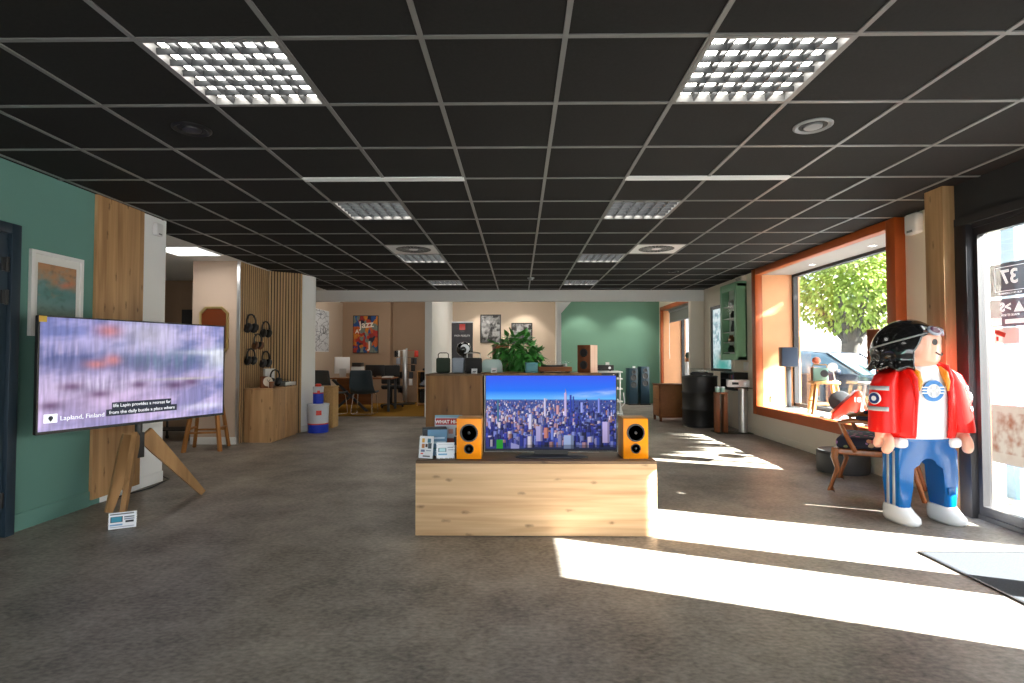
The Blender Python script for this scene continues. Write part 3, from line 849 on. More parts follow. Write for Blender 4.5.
# legs reach the floor at three measured places
inv = Matrix.Rotation(-tv_rz, 4, 'Z') @ Matrix.Translation((2.975, -4.315, 0))
for fx, fy, wd in ((-2.895, 3.985, .058), (-3.14, 4.18, .058), (-2.77, 4.79, .09)):
    f0 = inv @ Vector((fx, fy, 0.012))
    tp = Vector((0, .065, .585)) + Vector((f0.x, f0.y - .065, 0)).normalized() * .045
    d_ = (f0 - tp); s_ = Vector((d_.y, -d_.x, 0)).normalized()
    nrm = d_.cross(s_).normalized()
    rings = []
    for p, a_, b_ in ((tp, .062, .018), (tp + d_ * .18, .06, .018), (f0, .024, .016)):
        rings.append([p + nrm * a_ + s_ * b_, p + nrm * a_ - s_ * b_, p - nrm * a_ - s_ * b_, p - nrm * a_ + s_ * b_])
    obj('leg', MB().loft(rings), 'tripod', t)
# price card on the floor
def card(name, label, loc, rz, W, Hh, paint, lean=.12, cat='sign', holder=True):
    c = thing(name, label, cat, loc, rz)
    m = Matrix.Rotation(-lean, 4, 'X')
    obj('card_holder', MB().box(-W / 2 - .004, W / 2 + .004, .0012, .004, 0, Hh + .004, mtx=m).box(-W / 2, W / 2, .0, .05, 0, .003), 'clear', c)
    uz = (m @ Vector((0, 0, 1)))[:]
    picture('card', paint, W, Hh, 'print', c, (-W / 2, 0, .004), uz=uz)
    return c
def paint_card(base, blocks, w=60, h=40):
    a = np.ones((h, w, 3), np.float32) * np.array(base)
    for x0, x1, y0, y1, c in blocks:
        a[int(y0 * h):int(y1 * h), int(x0 * w):int(x1 * w)] = c
    return a
Wc = rgb(226, 230, 238)
tvcard = paint_card(Wc, [(.06, .9, .08, .16, rgb(90, 90, 100)), (.08, .5, .25, .62, rgb(20, 40, 60)), (.11, .47, .29, .58, rgb(40, 140, 170)), (.55, .93, .28, .36, rgb(80, 90, 110)), (.55, .93, .42, .48, rgb(120, 130, 150)), (.6, .9, .54, .66, rgb(30, 36, 50)), (.06, .5, .7, .8, rgb(120, 160, 200)), (.06, .93, .86, .9, rgb(150, 160, 180))])
card('price_card', 'small white price card standing on the floor before the tripod television', (-2.77, 3.82, 0), .5, .16, .11, tvcard)
t = obj('power_cord', MB().tube([(-3.43, 4.62, .006), (-3.40, 4.8, .006), (-3.36, 5.0, .006), (-3.40, 5.2, .006), (-3.43, 5.35, .006), (-3.6, 5.5, .006)], .006), 'black')
tag(t, 'thin black power cord along the floor below the oak wall panel', 'cord')

# picture on green wall
t = thing('framed_picture', 'white framed blurry teal and orange painting on the green left wall', 'picture', (-3.46, 4.03, 1.35), PI / 2)
obj('frame', MB().box(-.23, .23, -.025, 0, 0, .025).box(-.23, .23, -.025, 0, .59, .615).box(-.23, -.205, -.025, 0, .025, .59).box(.205, .23, -.025, 0, .025, .59), 'plastic', t)
obj('mount', MB().box(-.205, .205, -.012, 0, .025, .59), 'white', t)
picture('artwork', grid_img(50, 70, sunset_blot), .34, .46, 'print', t, (-.17, -.0135, .07))

def sensor(label, loc, rz, s=1.):
    t = thing('alarm_sensor', label, 'sensor', loc, rz)
    obj('sensor_body', MB().box(-.05 * s, .05 * s, -.05 * s, 0, -.06 * s, .06 * s, .016 * s, seg=3), 'plastic', t)
    obj('lens', MB().box(-.022 * s, .022 * s, -.052 * s, -.049 * s, -.05 * s, -.038 * s), 'grey', t)
sensor('white motion sensor high on the white wall end at left', (-3.46, 5.13, 2.41), PI / 2)
sensor('white rounded alarm box high on the wall between oak post and orange window', (3.66, 5.03, 2.42), -PI / 2, 1.6)

# ================================================================== NOOK: mirror, stool, corridor things
t = thing('octagonal_mirror', 'octagonal gilt-framed red-brown wall mirror on the cream wall', 'mirror', (-4.21, 7.5, 1.56))
def octa(w_, h_, c):
    return [(-w_ + c, -h_), (w_ - c, -h_), (w_, -h_ + c), (w_, h_ - c), (w_ - c, h_), (-w_ + c, h_), (-w_, h_ - c), (-w_, -h_ + c)]
fo, fi = octa(.2, .335, .085), octa(.172, .307, .073)
mb = MB()
mb.loft([[(x, 0, z) for x, z in fo], [(x, -.028, z) for x, z in fo], [(x, -.022, z) for x, z in fi], [(x, -.004, z) for x, z in fi]], caps=False)
obj('frame', mb, 'gold', t, smooth=0)
obj('mirror_panel', MB().prism(fi, -.008, -.002, 'Y'), 'brownpanel', t)

def stool(name, label, loc, rz, h, wt, wb, wood_m, seat='round', cat='stool'):
    t = thing(name, label, cat, loc, rz)
    if seat == 'round': obj('seat', MB().lathe([(0, h - .035), (wt * .9, h - .035), (wt, h - .02), (wt, h - .006), (wt * .94, h), (0, h)], n=30), wood_m, t)
    else: obj('seat', MB().box(-wt, wt, -wt * .7, wt * .7, h - .035, h, .006), wood_m, t)
    k = .72
    for sx, sy in ((-1, -1), (1, -1), (1, 1), (-1, 1)):
        ty = wt * .62 if seat == 'round' else wt * .45
        obj('leg', MB().bar((sx * wb, sy * (wb if seat == 'round' else wb * .6), 0), (sx * wt * k, sy * ty, h - .03), .036, bev=.004), wood_m, t)
    z = h * .32
    f = z / h
    a = wb + (wt * k - wb) * f
    b_ = (wb if seat == 'round' else wb * .6) + ((wt * .62 if seat == 'round' else wt * .45) - (wb if seat == 'round' else wb * .6)) * f
    for p, q in (((-a, -b_, z), (a, -b_, z)), ((-a, b_, z), (a, b_, z)), ((-a, -b_, z + .04), (-a, b_, z + .04)), ((a, -b_, z + .04), (a, b_, z + .04))):
        obj('rung', MB().bar(p, q, .03, .022), wood_m, t)
    return t
stool('bar_stool', 'honey wooden bar stool with rungs behind the tripod television', (-4.06, 7.1, 0), .25, .74, .17, .21, 'stoolw')
t = thing('wall_screen', 'black rectangular screen hung in the dim corridor at left', 'screen', (-5.5, 9.4, 1.62))
obj('screen_frame', MB().box(-.33, .33, -.04, 0, 0, .4, .006), 'black', t)
obj('screen_glass', MB().box(-.31, .31, -.043, -.039, .02, .38), 'cone', t)
t = thing('metal_trolley', 'black metal trolley half hidden behind the tripod television', 'trolley', (-4.95, 7.9, 0), .1)
for sx in (-1, 1):
    for sy in (-1, 1):
        obj('leg', MB().bar((sx * .22, sy * .15, .05), (sx * .22, sy * .15, .72), .022), 'black', t)
        obj('castor', MB().cyl((sx * .22 - .012, sy * .15, .026), (sx * .22 + .012, sy * .15, .026), .026, n=14), 'black', t)
obj('shelf', MB().box(-.235, .235, -.165, .165, .7, .72).box(-.235, .235, -.165, .165, .15, .165), 'black', t)

# ================================================================== HEADPHONES DISPLAY
t = thing('oak_cabinet', 'knotty oak cabinet under the headphones in the slatted corner', 'cabinet', (-3.66, 8.08, 0))
obj('carcass', MB().box(-.195, .19, -.43, .40, 0, .735, .002), 'oakz', t)
obj('cabinet_top', MB().box(-.2, .208, -.435, .405, .735, .758, .002), 'oakz', t)
obj('door', MB().box(.19, .205, -.427, -.015, .01, .73, .002), 'oakz', t)
obj('door', MB().box(.19, .205, -.009, .397, .01, .73, .002), 'oakz', t)
def headphones(label, loc, rz, s=1., cup='black', band='black', group=None, stand=False):
    t = thing('headphones', label, 'headphones', loc, rz, group)
    n = 15
    pts = [(.066 * s * math.cos(PI * i / (n - 1)), -.03 * s, .04 * s + .085 * s * math.sin(PI * i / (n - 1))) for i in range(n)]
    obj('headband', MB().tube([(.066 * s, -.03 * s, -.02 * s)] + pts + [(-.066 * s, -.03 * s, -.02 * s)], .0105 * s, n=8), band, t)
    for sx in (-1, 1):
        c = MB().lathe([(0, -.026), (.044, -.026), (.052, -.014), (.052, .01), (.044, .02), (0, .02)], n=20,
                       mtx=Matrix.Translation((sx * .05 * s, -.03 * s, -.035 * s)) @ Matrix.Rotation(PI / 2 * sx + .35, 4, 'Y') @ Matrix.Diagonal((1.15 * s, s, s, 1)))
        k = obj('ear_cup', c, cup, t)
        obj('ear_pad', MB().lathe([(.02, .02), (.04, .018), (.042, .028), (.034, .034), (.02, .03)], n=18,
                       mtx=Matrix.Translation((sx * .05 * s, -.03 * s, -.035 * s)) @ Matrix.Rotation(-PI / 2 * sx + .35, 4, 'Y') @ Matrix.Diagonal((1.15 * s, s, s, 1))), 'blackm', k)
    obj('hook', MB().cyl((0, .035, .12 * s), (0, -.05 * s, .122 * s), .006, n=8), 'black', t)
    return t
hx = -3.848
for y, z, s, c, lb in ((7.745, 1.675, 1.15, 'black', 'black headphones hung top left on the slats'), (8.205, 1.615, 1.05, 'black', 'black headphones hung top right on the slats'),
                       (7.96, 1.425, 1., 'brownjar', 'black headphones with brown ear cups hung in the middle of the slats'),
                       (7.76, 1.205, 1., 'black', 'black headphones hung bottom left on the slats'), (8.215, 1.165, 1.05, 'darkgrey', 'dark grey headphones hung bottom right on the slats')):
    headphones(lb, (hx, y, z - .02), 1.25, s * 1.05, c, 'black', 'headphones on the slatted wall')
zc = .758
t = thing('display_box', 'white packaging box standing behind the cabinet-top headphones', 'box', (-3.67, 8.03, zc), 1.0)
obj('carton', MB().box(-.075, .075, 0, .06, 0, .27, .002), 'plastic', t)
t = headphones('black headphones leaning against the white box on the oak cabinet', (-3.602, 8.0, zc + .115), 1.0, 1.1)
t = thing('record_player', 'slim silver record deck on the oak cabinet', 'turntable', (-3.575, 8.29, zc), 1.5)
obj('plinth', MB().box(-.16, .16, -.11, .11, .012, .065, .006), 'silver', t)
obj('platter', MB().cyl((-.02, 0, .065), (-.02, 0, .075), .085), 'black', t)
obj('lid', MB().box(-.16, .16, -.11, .11, .1, .105), 'clear', t)
for sx in (-1, 1): obj('foot', MB().cyl((sx * .1, -.06, 0), (sx * .1, -.06, .012), .012, n=10), 'black', t)
t = thing('table_clock', 'round pale clock in a wooden block on the oak cabinet', 'clock', (-3.62, 7.76, zc), .9)
obj('block', MB().box(-.05, .05, 0, .05, 0, .165, .003), 'walnut', t)
obj('dial', MB().cyl((.045, -.004, .09), (.045, -.0, .09), .07, n=30), 'cream', t)
obj('hand', MB().bar((.045, -.006, .09), (.075, -.006, .12), .005).bar((.045, -.006, .09), (.03, -.006, .12), .005), 'black', t)
t = thing('lidded_jar', 'small brown lidded jar at the front of the oak cabinet', 'jar', (-3.53, 7.78, zc))
obj('jar_body', MB().lathe([(0, 0), (.034, 0), (.036, .01), (.036, .075), (0, .075)]), 'brownjar', t)
obj('lid', MB().lathe([(0, .075), (.038, .075), (.038, .09), (0, .093)]), 'walnut', t)
# ================================================================== TUBS + BASKET
def tub(label, loc, r, h, split, capm=None):
    t = thing('paint_tub', label, 'tub', loc, -.1, 'stacked blue and white tubs')
    obj('tub_base', MB().lathe([(0, 0), (r * .93, 0), (r * .95, .01), (r * .955, split)]), 'blue', t)
    obj('tub_body', MB().lathe([(r * .955, split), (r * .99, h * .9), (r * .99, h)]), 'tubw', t)
    obj('lid', MB().lathe([(r * .99, h - .035), (r * 1.02, h - .03), (r * 1.02, h - .002), (r * .92, h), (0, h - .006)]), 'tubw', t)
    obj('stripe', MB().lathe([(r * .958, split), (r * .962, split), (r * .964, split + .018), (r * .96, split + .018)]), 'red', t)
    a = .25
    m = MB()
    ring = lambda z, rr: [(rr * math.sin(a + .5 * k / 6), -rr * math.cos(a + .5 * k / 6), z) for k in range(7)]
    m.loft([ring(h * .62, r * .995), ring(h * .78, r * .995)], caps=False, closed=False)
    obj('tub_label', m, 'red', t)
    return t
tub('large white and blue tub on the floor beside the slatted corner', (-3.215, 8.75, 0), .165, .455, .13)
t = tub('small blue and white tub standing on top of the large tub', (-3.218, 8.75, .456), .085, .27, .16)
t = obj('orange_lid_cup', MB().lathe([(0, 0), (.045, 0), (.05, .03), (.03, .045), (0, .046)]), 'red'); t.location = (-3.218, 8.75, .727)
tag(t, 'small orange cup on top of the two stacked tubs', 'cup')
t = thing('wicker_basket', 'tall tan wicker basket behind the stacked tubs', 'basket', (-3.27, 9.35, 0))
obj('basket_body', MB().box(-.14, .14, -.14, .14, 0, .68, .02), 'wick', t)
obj('basket_lid', MB().box(-.147, .147, -.147, .147, .68, .705, .01), 'wick', t)

# ================================================================== OFFICE
t = thing('office_desk', 'wooden office desk with dark crossed legs in the carpeted room', 'desk', (-3.42, 12.35, 0))
obj('desktop', MB().box(-.75, .62, -.38, .4, .71, .738, .003), 'walnutx', t)
obj('modesty_panel', MB().box(-.72, .1, .05, .07, .12, .7), 'walnutx', t)
for p, q in (((-.68, -.3, 0), (.1, -.28, .7)), ((.08, -.3, 0), (-.7, -.28, .7))):
    obj('leg', MB().bar(p, q, .06, .05), 'darkgrey', t)
for p, q in (((.55, -.32, 0), (.55, -.32, .7)), ((.55, .34, 0), (.55, .34, .7))):
    obj('leg', MB().bar(p, q, .05), 'darkgrey', t)
def shell_chair(label, loc, rz):
    t = thing('office_chair', label, 'chair', loc, rz, 'slate shell chairs at the desk')
    rings = []
    prof = [(-.02, .43, .21, .0), (.06, .42, .225, .0), (-.0, .42, .23, .0)]
    path = [(.21, .46, .2), (.1, .44, .22), (-.1, .44, .22), (-.18, .48, .215), (-.215, .6, .21), (-.235, .75, .2), (-.25, .9, .19), (-.252, .925, .17)]
    for y, z, w_ in path:
        w_ *= 1.2
        rings.append([(w_ * math.sin(k), -y + .0 + .05 * (abs(math.sin(k)) ** 2) * (1 if z > .55 else .0), z + (.03 * math.sin(k) ** 2 if z < .55 else 0)) for k in np.linspace(-PI / 2, PI / 2, 9)])
    obj('seat_shell', MB().loft(rings, caps=False, closed=False), 'slate', t, smooth=80, solid=.02)
    for sx in (-1, 1):
        obj('sled_leg', MB().tube([(sx * .16, -.12, .43), (sx * .2, -.18, .4), (sx * .22, -.21, .02), (sx * .22, -.18, .011), (sx * .22, .2, .011), (sx * .22, .23, .03), (sx * .19, .16, .43)], .011, n=8), 'chrome', t)
    obj('stretcher', MB().tube([(-.22, .2, .011), (.22, .2, .011)], .011, n=8), 'chrome', t)
    return t
shell_chair('slate grey shell chair with chrome sled legs, back towards the camera', (-3.26, 11.55, 0), PI)
shell_chair('slate grey shell chair at the left, behind the stacked tubs', (-3.93, 11.5, 0), PI - .5)
t = thing('desktop_computer', 'white all-in-one computer seen from behind on the desk', 'computer', (-4.0, 12.35, .738), 1.0)
obj('display', MB().box(-.21, .21, -.01, .02, .09, .46, .006), 'plastic', t)
obj('stand', MB().box(-.09, .09, -.06, .1, 0, .008).box(-.09, .09, -.025, -.012, 0, .2), 'silver', t)
t = thing('printer', 'white printer with a black top beside the computer', 'printer', (-3.72, 12.6, .738), 0)
obj('printer_body', MB().box(-.12, .12, -.13, .13, 0, .24, .01), 'plastic', t)
obj('scanner_lid', MB().box(-.1, .11, -.135, .12, .24, .33, .01), 'black', t)
t = thing('desk_monitor', 'low black monitor on the right half of the desk', 'monitor', (-3.30, 12.5, .738), -.05)
obj('display', MB().box(-.22, .22, -.012, .012, .03, .28, .006), 'black', t)
obj('stand', MB().box(-.1, .1, -.07, .07, 0, .01).box(-.03, .03, .012, .022, .005, .2), 'black', t)
t = obj('paper_stack', MB().box(-.1, .1, -.14, .14, 0, .02).box(-.09, .11, -.13, .15, .02, .03), 'plastic'); t.location = (-2.93, 12.2, .738)
tag(t, 'loose white papers at the right end of the desk', 'papers')
t = thing('task_chair', 'black swivel office chair behind the desk', 'chair', (-3.05, 13.05, 0), .3)
obj('seat', MB().box(-.23, .23, -.22, .22, .44, .52, .03), 'blackm', t)
obj('backrest', MB().box(-.22, .22, .2, .26, .55, 1.0, .03), 'blackm', t)
obj('column', MB().cyl((0, 0, .08), (0, 0, .44), .03).bar((0, .2, .47), (0, .26, .7), .05, .02), 'black', t)
for k in range(5):
    a = 2 * PI * k / 5
    l = obj('base_arm', MB().bar((0, 0, .09), (.27 * math.cos(a), .27 * math.sin(a), .055), .035, .03), 'black', t)
    obj('castor', MB().ball((.27 * math.cos(a), .27 * math.sin(a), .026), .026, 12, 8), 'black', l)
t = thing('accessory_stand', 'tall revolving stand hung with dark and pale accessory packs', 'stand', (-2.86, 13.88, 0))
obj('base', MB().lathe([(0, 0), (.22, 0), (.22, .03), (.05, .05), (0, .05)]), 'black', t)
obj('pole', MB().box(-.06, .02, -.17, -.12, .1, 1.38, .004).cyl((0, 0, .04), (0, 0, 1.42), .025), 'silver', t)
r = random.Random(4)
for k in range(18):
    x = r.uniform(-.24, .26); z = .3 + (k % 6) * .18
    if abs(x + .02) < .09: x += .14 if x > -.02 else -.14
    cm = r.choice(['black', 'black', 'blackm', 'plastic', 'lgrey', 'brownjar', 'darkgrey'])
    obj('pack', MB().box(x - .05, x + .05, -.1 + .03 * (k % 3), -.06 + .03 * (k % 3), z, z + .16, .008).bar((x, -.07 + .03 * (k % 3), z + .16), (0, 0, z + .17), .008), 'red' if k == 5 else cm, t)
t = thing('cube_shelf', 'small oak framed shelf unit with dark contents at the office right', 'shelf', (-2.24, 13.6, 0))
obj('shelf_frame', MB().box(-.27, -.24, -.18, .18, 0, .86).box(.24, .27, -.18, .18, 0, .86).box(-.24, .24, -.18, .18, .83, .86).box(-.24, .24, -.18, .18, .42, .45).box(-.24, .24, -.18, .18, .04, .07), 'pine', t)
obj('shelf_back', MB().box(-.24, .24, .16, .175, .07, .83), 'blackm', t)
t = obj('storage_box', MB().box(-.2, .2, -.12, .12, 0, .3, .01).box(-.205, .205, -.125, .125, .26, .3, .005), 'black'); t.location = (-2.24, 13.58, .07)
tag(t, 'black storage box on the bottom of the small oak shelf', 'box')
t = obj('cable_bundle', MB().tube([(-.15 + .09 * math.cos(k * .9) + .006 * k, .06 * math.sin(k * .9), .05 + .006 * k) for k in range(40)], .022, n=7), 'lgrey'); t.location = (-2.24, 13.56, .45)
tag(t, 'grey coiled cable bundle on the upper level of the oak shelf', 'cable')
t = thing('desk_camera', 'small dark instrument on top of the oak shelf', 'device', (-2.24, 13.6, .86))
obj('device_body', MB().box(-.15, .15, -.06, .06, 0, .06, .015), 'black', t)
obj('device_arm', MB().tube([(-.1, 0, .06), (-.06, 0, .11), (.05, 0, .12), (.11, 0, .06)], .014), 'black', t)
t = thing('painting', 'bright red, blue and orange abstract canvas with a white word Jazz', 'painting', (-3.99, 14.199, 1.30))
obj('canvas_edge', MB().box(-.33, .33, -.035, 0, 0, .98), 'black', t)
p = picture('canvas', jazz(), .63, .95, 'print', t, (-.315, -.0365, .015))
text('word', 'Jazz', .25, 'cream', p, (.02, -.038, .74), rot=(PI / 2, -.1, 0), bold=.004)
text('word', 'J', .26, 'cream', p, (.1, -.038, .2), bold=.006)
text('word', 'A', .14, 'cream', p, (-.22, -.038, .56), bold=.004)
t = thing('wall_map', 'pale wall poster of black scribbled lines on the office left wall', 'poster', (-4.6, 12.65, 1.32), PI / 2)
obj('poster_back', MB().box(-1.0, .5, -.008, 0, 0, .98), 'plastic', t)
p = picture('poster_print', linemap(), 1.48, .96, 'print', t, (-.99, -.0095, .01))
text('scribble', 'D', .26, 'black', p, (.18, -.011, .5), rot=(PI / 2, .1, 0))

# ================================================================== MIDDLE ALCOVE
def framed(label, x0, x1, z0, z1, img, y=14.3):
    t = thing('framed_photograph', label, 'picture', ((x0 + x1) / 2, y, z0))
    w_, h_ = (x1 - x0) / 2, z1 - z0
    obj('frame', MB().box(-w_, w_, -.03, 0, 0, .03).box(-w_, w_, -.03, 0, h_ - .03, h_).box(-w_, -w_ + .03, -.03, 0, .03, h_ - .03).box(w_ - .03, w_, -.03, 0, .03, h_ - .03), 'black', t)
    picture('photograph', img, 2 * w_ - .06, h_ - .06, 'print', t, (-w_ + .03, -.012, .03))
framed('tall black-framed dark monochrome photograph on the beige back wall', -1.01, -.47, 1.57, 2.31, grid_img(36, 50, mono(2., 10, 150, 3, 5, 1.)))
framed('smaller black-framed monochrome photograph above the ficus', -.2, .35, 1.55, 2.09, grid_img(40, 40, mono(12., 16, 165, 4, 3, .8)))
t = thing('banner_stand', 'grey roll-up banner with a red square mark and white lettering', 'banner', (-1.07, 10.3, 0), .05)
obj('banner_foot', MB().box(-.22, .22, -.06, .06, 0, .05, .01), 'silver', t)
bn = picture('banner_sheet', grid_img(20, 60, lambda u, v: mixc(rgb(78, 76, 80), rgb(44, 42, 46), v + .3 * fbm(u * 5, v * 5))), .40, 1.8, 'print', t, (-.2, 0, .05))
obj('banner_pole', MB().cyl((0, .03, .05), (0, .03, 1.86), .012).box(-.205, .205, -.005, .01, 1.85, 1.865), 'silver', t)
obj('red_mark', MB().box(-.055, .055, -.004, -.002, 1.71, 1.82), 'red', bn)
text('banner_text', 'HIGH FIDELITY', .045, 'plastic', bn, (0, -.004, 1.6), bold=.001)
text('banner_text', 'speakers', .04, 'plastic', bn, (-.02, -.004, 1.44))
text('banner_text', 'audio', .035, 'grey', bn, (0, -.004, 1.68))
t = thing('globe_speaker', 'glossy black globe speaker on a stand before the grey banner', 'speaker', (-.93, 9.2, 0))
obj('globe', MB().ball((0, 0, 1.33), .125, 28, 18), 'hair', t)
obj('driver', MB().lathe([(.075, 0), (.078, -.012), (.06, -.016), (.05, -.004), (.02, .0), (0, -.008)], n=26, mtx=Matrix.Translation((.03, -.112, 1.335)) @ Matrix.Rotation(-PI / 2 + .1, 4, 'X') @ Matrix.Rotation(PI, 4, 'X')), 'silver', t)
obj('stand', MB().cyl((0, 0, .02), (0, 0, 1.22), .02).lathe([(0, 0), (.15, 0), (.15, .02), (0, .025)]), 'black', t)

# ------------------------------------------------------------------ counter behind the console
t = thing('display_counter', 'brown oak display counter behind the small television', 'counter', (-.76, 6.7, 0))
obj('carcass', MB().box(-.33, .33, -.3, .3, 0, .98, .002), 'oakd', t)
obj('counter_top', MB().box(-.335, .335, -.305, .305, .98, 1.0, .002), 'oaktop', t)
t = thing('white_counter', 'long white counter behind the small television, carrying the turntable', 'counter', (.29, 6.75, 0))
obj('carcass', MB().box(-.70, .65, -.28, .28, 0, .98, .002), 'white', t)
obj('counter_top', MB().box(-.71, .68, -.3, .3, .98, 1.01, .002), 'oakd', t)
zt = 1.0
def radio(label, x, y, w_, h_, d_, m, handle=True, hm='black', rz=0.):
    t = thing('portable_speaker', label, 'speaker', (x, y, zt), rz, 'portable speakers on the oak counter')
    obj('speaker_body', MB().box(-w_ / 2, w_ / 2, -d_ / 2, d_ / 2, .004, h_, .022, seg=3), m, t)
    obj('grille', MB().box(-w_ / 2 + .012, w_ / 2 - .012, -d_ / 2 - .003, -d_ / 2 + .004, .02, h_ - .02, .004), m, t)
    if handle:
        obj('handle', MB().tube([(-w_ / 2 + .02, 0, h_ - .01), (-w_ / 2 + .02, 0, h_ + .045), (-w_ / 2 + .04, 0, h_ + .06), (w_ / 2 - .04, 0, h_ + .06), (w_ / 2 - .02, 0, h_ + .045), (w_ / 2 - .02, 0, h_ - .01)], .006, n=8), hm, t)
    obj('foot', MB().box(-w_ / 2 + .02, w_ / 2 - .02, -.03, .03, 0, .006), 'black', t)
radio('dark green portable speaker with a thin handle, leftmost on the oak counter', -.93, 6.72, .165, .19, .12, 'dkgreen')
radio('pale grey portable speaker second from left on the oak counter', -.745, 6.74, .15, .19, .12, 'lgrey', False)
radio('black portable speaker with a steel handle on the oak counter', -.555, 6.7, .2, .19, .13, 'blackm', True, 'silver')
def frost():
    t = thing('lamp_speaker', 'translucent pale green rounded speaker at the right end of the speaker row', 'speaker', (-.335, 6.78, 1.01))
    w_, h_ = .13, .16
    pts = [(-w_, 0), (w_, 0)] + [(w_ * math.cos(a), h_ * .45 + h_ * .55 * math.sin(a)) for a in np.linspace(0.0, PI, 14)]
    obj('shell', MB().prism([(-w_, .0), (w_, .0), (w_, h_ * .5), (w_ * .85, h_ * .9), (w_ * .6, h_), (-w_ * .6, h_), (-w_ * .85, h_ * .9), (-w_, h_ * .5)], -.06, .06, 'Y', .012), 'frost', t)
    obj('base', MB().box(-.11, .11, -.05, .05, -.0, .006), 'grey', t)
frost()
def tagcard(label, x, y, z):
    t = thing('price_tag', label, 'sign', (x, y, z), 0, 'small white price tags')
    obj('tag_card', MB().prism([(-.02, 0), (.015, .06), (.018, .06), (-.015, 0)], -.035, .035, 'X'), 'plastic', t)
    obj('print', MB().box(-.02, .02, -.012, -.0105, .02, .03).box(-.026, .01, -.0165, -.0155, .012, .016), 'darkgrey', t)
tagcard('white price tag in front of the black portable speaker', -.535, 6.56, zt)
tagcard('white price tag in front of the translucent speaker', -.30, 6.6, 1.01)
t = thing('turntable', 'wooden turntable with a clear lid on the white counter', 'turntable', (.45, 6.75, 1.01))
obj('plinth', MB().box(-.21, .19, -.16, .16, .015, .07, .004), 'walnutx', t)
obj('platter', MB().cyl((-.04, 0, .07), (-.04, 0, .09), .14, n=36), 'black', t)
obj('tonearm', MB().tube([(.13, .1, .075), (.13, .1, .105), (.12, 0, .105), (.06, -.08, .1)], .006, n=8).cyl((.13, .1, .07), (.13, .1, .11), .02), 'silver', t)
obj('dust_cover', MB().box(-.21, .19, -.16, .16, .125, .13), 'clear', t)
for sx in (-1, 1):
    for sy in (-1, 1): obj('foot', MB().cyl((sx * .16 - .01, sy * .12, 0), (sx * .16 - .01, sy * .12, .016), .02, n=14), 'black', t)
t = thing('teal_box', 'small teal box left of the wooden turntable', 'box', (.15, 6.6, 1.01), .1)
obj('carton', MB().box(-.07, .07, -.06, .06, 0, .1, .004), 'teal', t); obj('carton_lid', MB().box(-.072, .072, -.062, .062, .1, .125, .004), 'teal', t)
def hifi(label, loc, rz, w_, h_, d_, front, side, parts2=True, name='bookshelf_speaker', group=None):
    t = thing(name, label, 'speaker', loc, rz, group)
    obj('speaker_cabinet', MB().box(-w_ / 2, w_ / 2, -d_ / 2 + .015, d_ / 2, 0, h_, .003), side, t)
    obj('baffle', MB().box(-w_ / 2, w_ / 2, -d_ / 2, -d_ / 2 + .015, 0, h_, .004), front, t)
    for z, r in ((h_ * .72, w_ * .27), (h_ * .28, w_ * .27)):
        k = obj('driver', MB().lathe([(r, 0), (r, .006), (r * .88, .009), (r * .8, .002), (r * .35, -.012), (r * .3, -.002), (0, .004)], n=28, mtx=Matrix.Translation((0, -d_ / 2, z)) @ Matrix.Rotation(PI / 2, 4, 'X')), 'cone', t)
        obj('trim_ring', MB().lathe([(r, .001), (r * 1.12, .001), (r * 1.12, .004), (r, .006)], n=28, mtx=Matrix.Translation((0, -d_ / 2, z)) @ Matrix.Rotation(PI / 2, 4, 'X')), 'black', k)
    return t
hifi('walnut bookshelf speaker with pale side on the white counter', (.84, 6.72, 1.01), -.55, .17, .335, .22, 'walnut', 'palewood', group='walnut bookshelf speakers')
t = hifi('walnut bookshelf speaker half hidden behind the ficus', (-.28, 8.35, .97), .3, .2, .42, .24, 'walnut', 'walnut', group='walnut bookshelf speakers')
t = thing('speaker_stand', 'black speaker stand hidden behind the ficus and counter', 'stand', (-.28, 8.35, 0))
obj('stand_plate', MB().box(-.13, .13, -.13, .13, .95, .97).box(-.15, .15, -.15, .15, 0, .02), 'black', t)
obj('pole', MB().cyl((0, 0, .02), (0, 0, .95), .03), 'black', t)

# ficus
def leaf_cloud(mb, cen, rad, n, size, rnd, droop=.3, hollow=.35):
    for k in range(n):
        while True:
            p = Vector((rnd.uniform(-1, 1), rnd.uniform(-1, 1), rnd.uniform(-1, 1)))
            if hollow < p.length < 1: break
        out = p.normalized()
        pos = Vector((cen[0] + p.x * rad[0], cen[1] + p.y * rad[1], cen[2] + p.z * rad[2]))
        s = size * rnd.uniform(.6, 1.25)
        ax = (out + Vector((rnd.uniform(-.8, .8), rnd.uniform(-.8, .8), rnd.uniform(-.5, .5) - droop))).normalized()
        sd = ax.cross(Vector((rnd.uniform(-.5, .5), rnd.uniform(-.5, .5), 1))).normalized()
        up = sd.cross(ax).normalized()
        v = [mb.bm.verts.new(q) for q in (pos, pos + ax * s * .45 + sd * s * .27 - up * s * .05, pos + ax * s - up * s * .18, pos + ax * s * .45 - sd * s * .27 - up * s * .05, pos + ax * s * .45)]
        mb.bm.faces.new((v[0], v[1], v[4])); mb.bm.faces.new((v[1], v[2], v[4])); mb.bm.faces.new((v[2], v[3], v[4])); mb.bm.faces.new((v[3], v[0], v[4]))
rn = random.Random(9)
t = thing('potted_ficus', 'bushy green potted ficus behind the small television', 'plant', (-.02, 7.5, 0))
obj('pot', MB().lathe([(0, 0), (.15, 0), (.19, .34), (.2, .36), (.175, .36), (.17, .32), (0, .32)]), 'grey', t)
obj('trunk', MB().tube([(0, 0, .3), (.02, .01, .6), (-.02, 0, .9), (.0, .0, 1.25)], [.022, .02, .016, .01]).tube([(0, 0, .7), (.12, .03, 1.0), (.2, .0, 1.2)], .01).tube([(-.01, 0, .75), (-.15, -.02, 1.05)], .01), 'bark', t)
lm = MB()
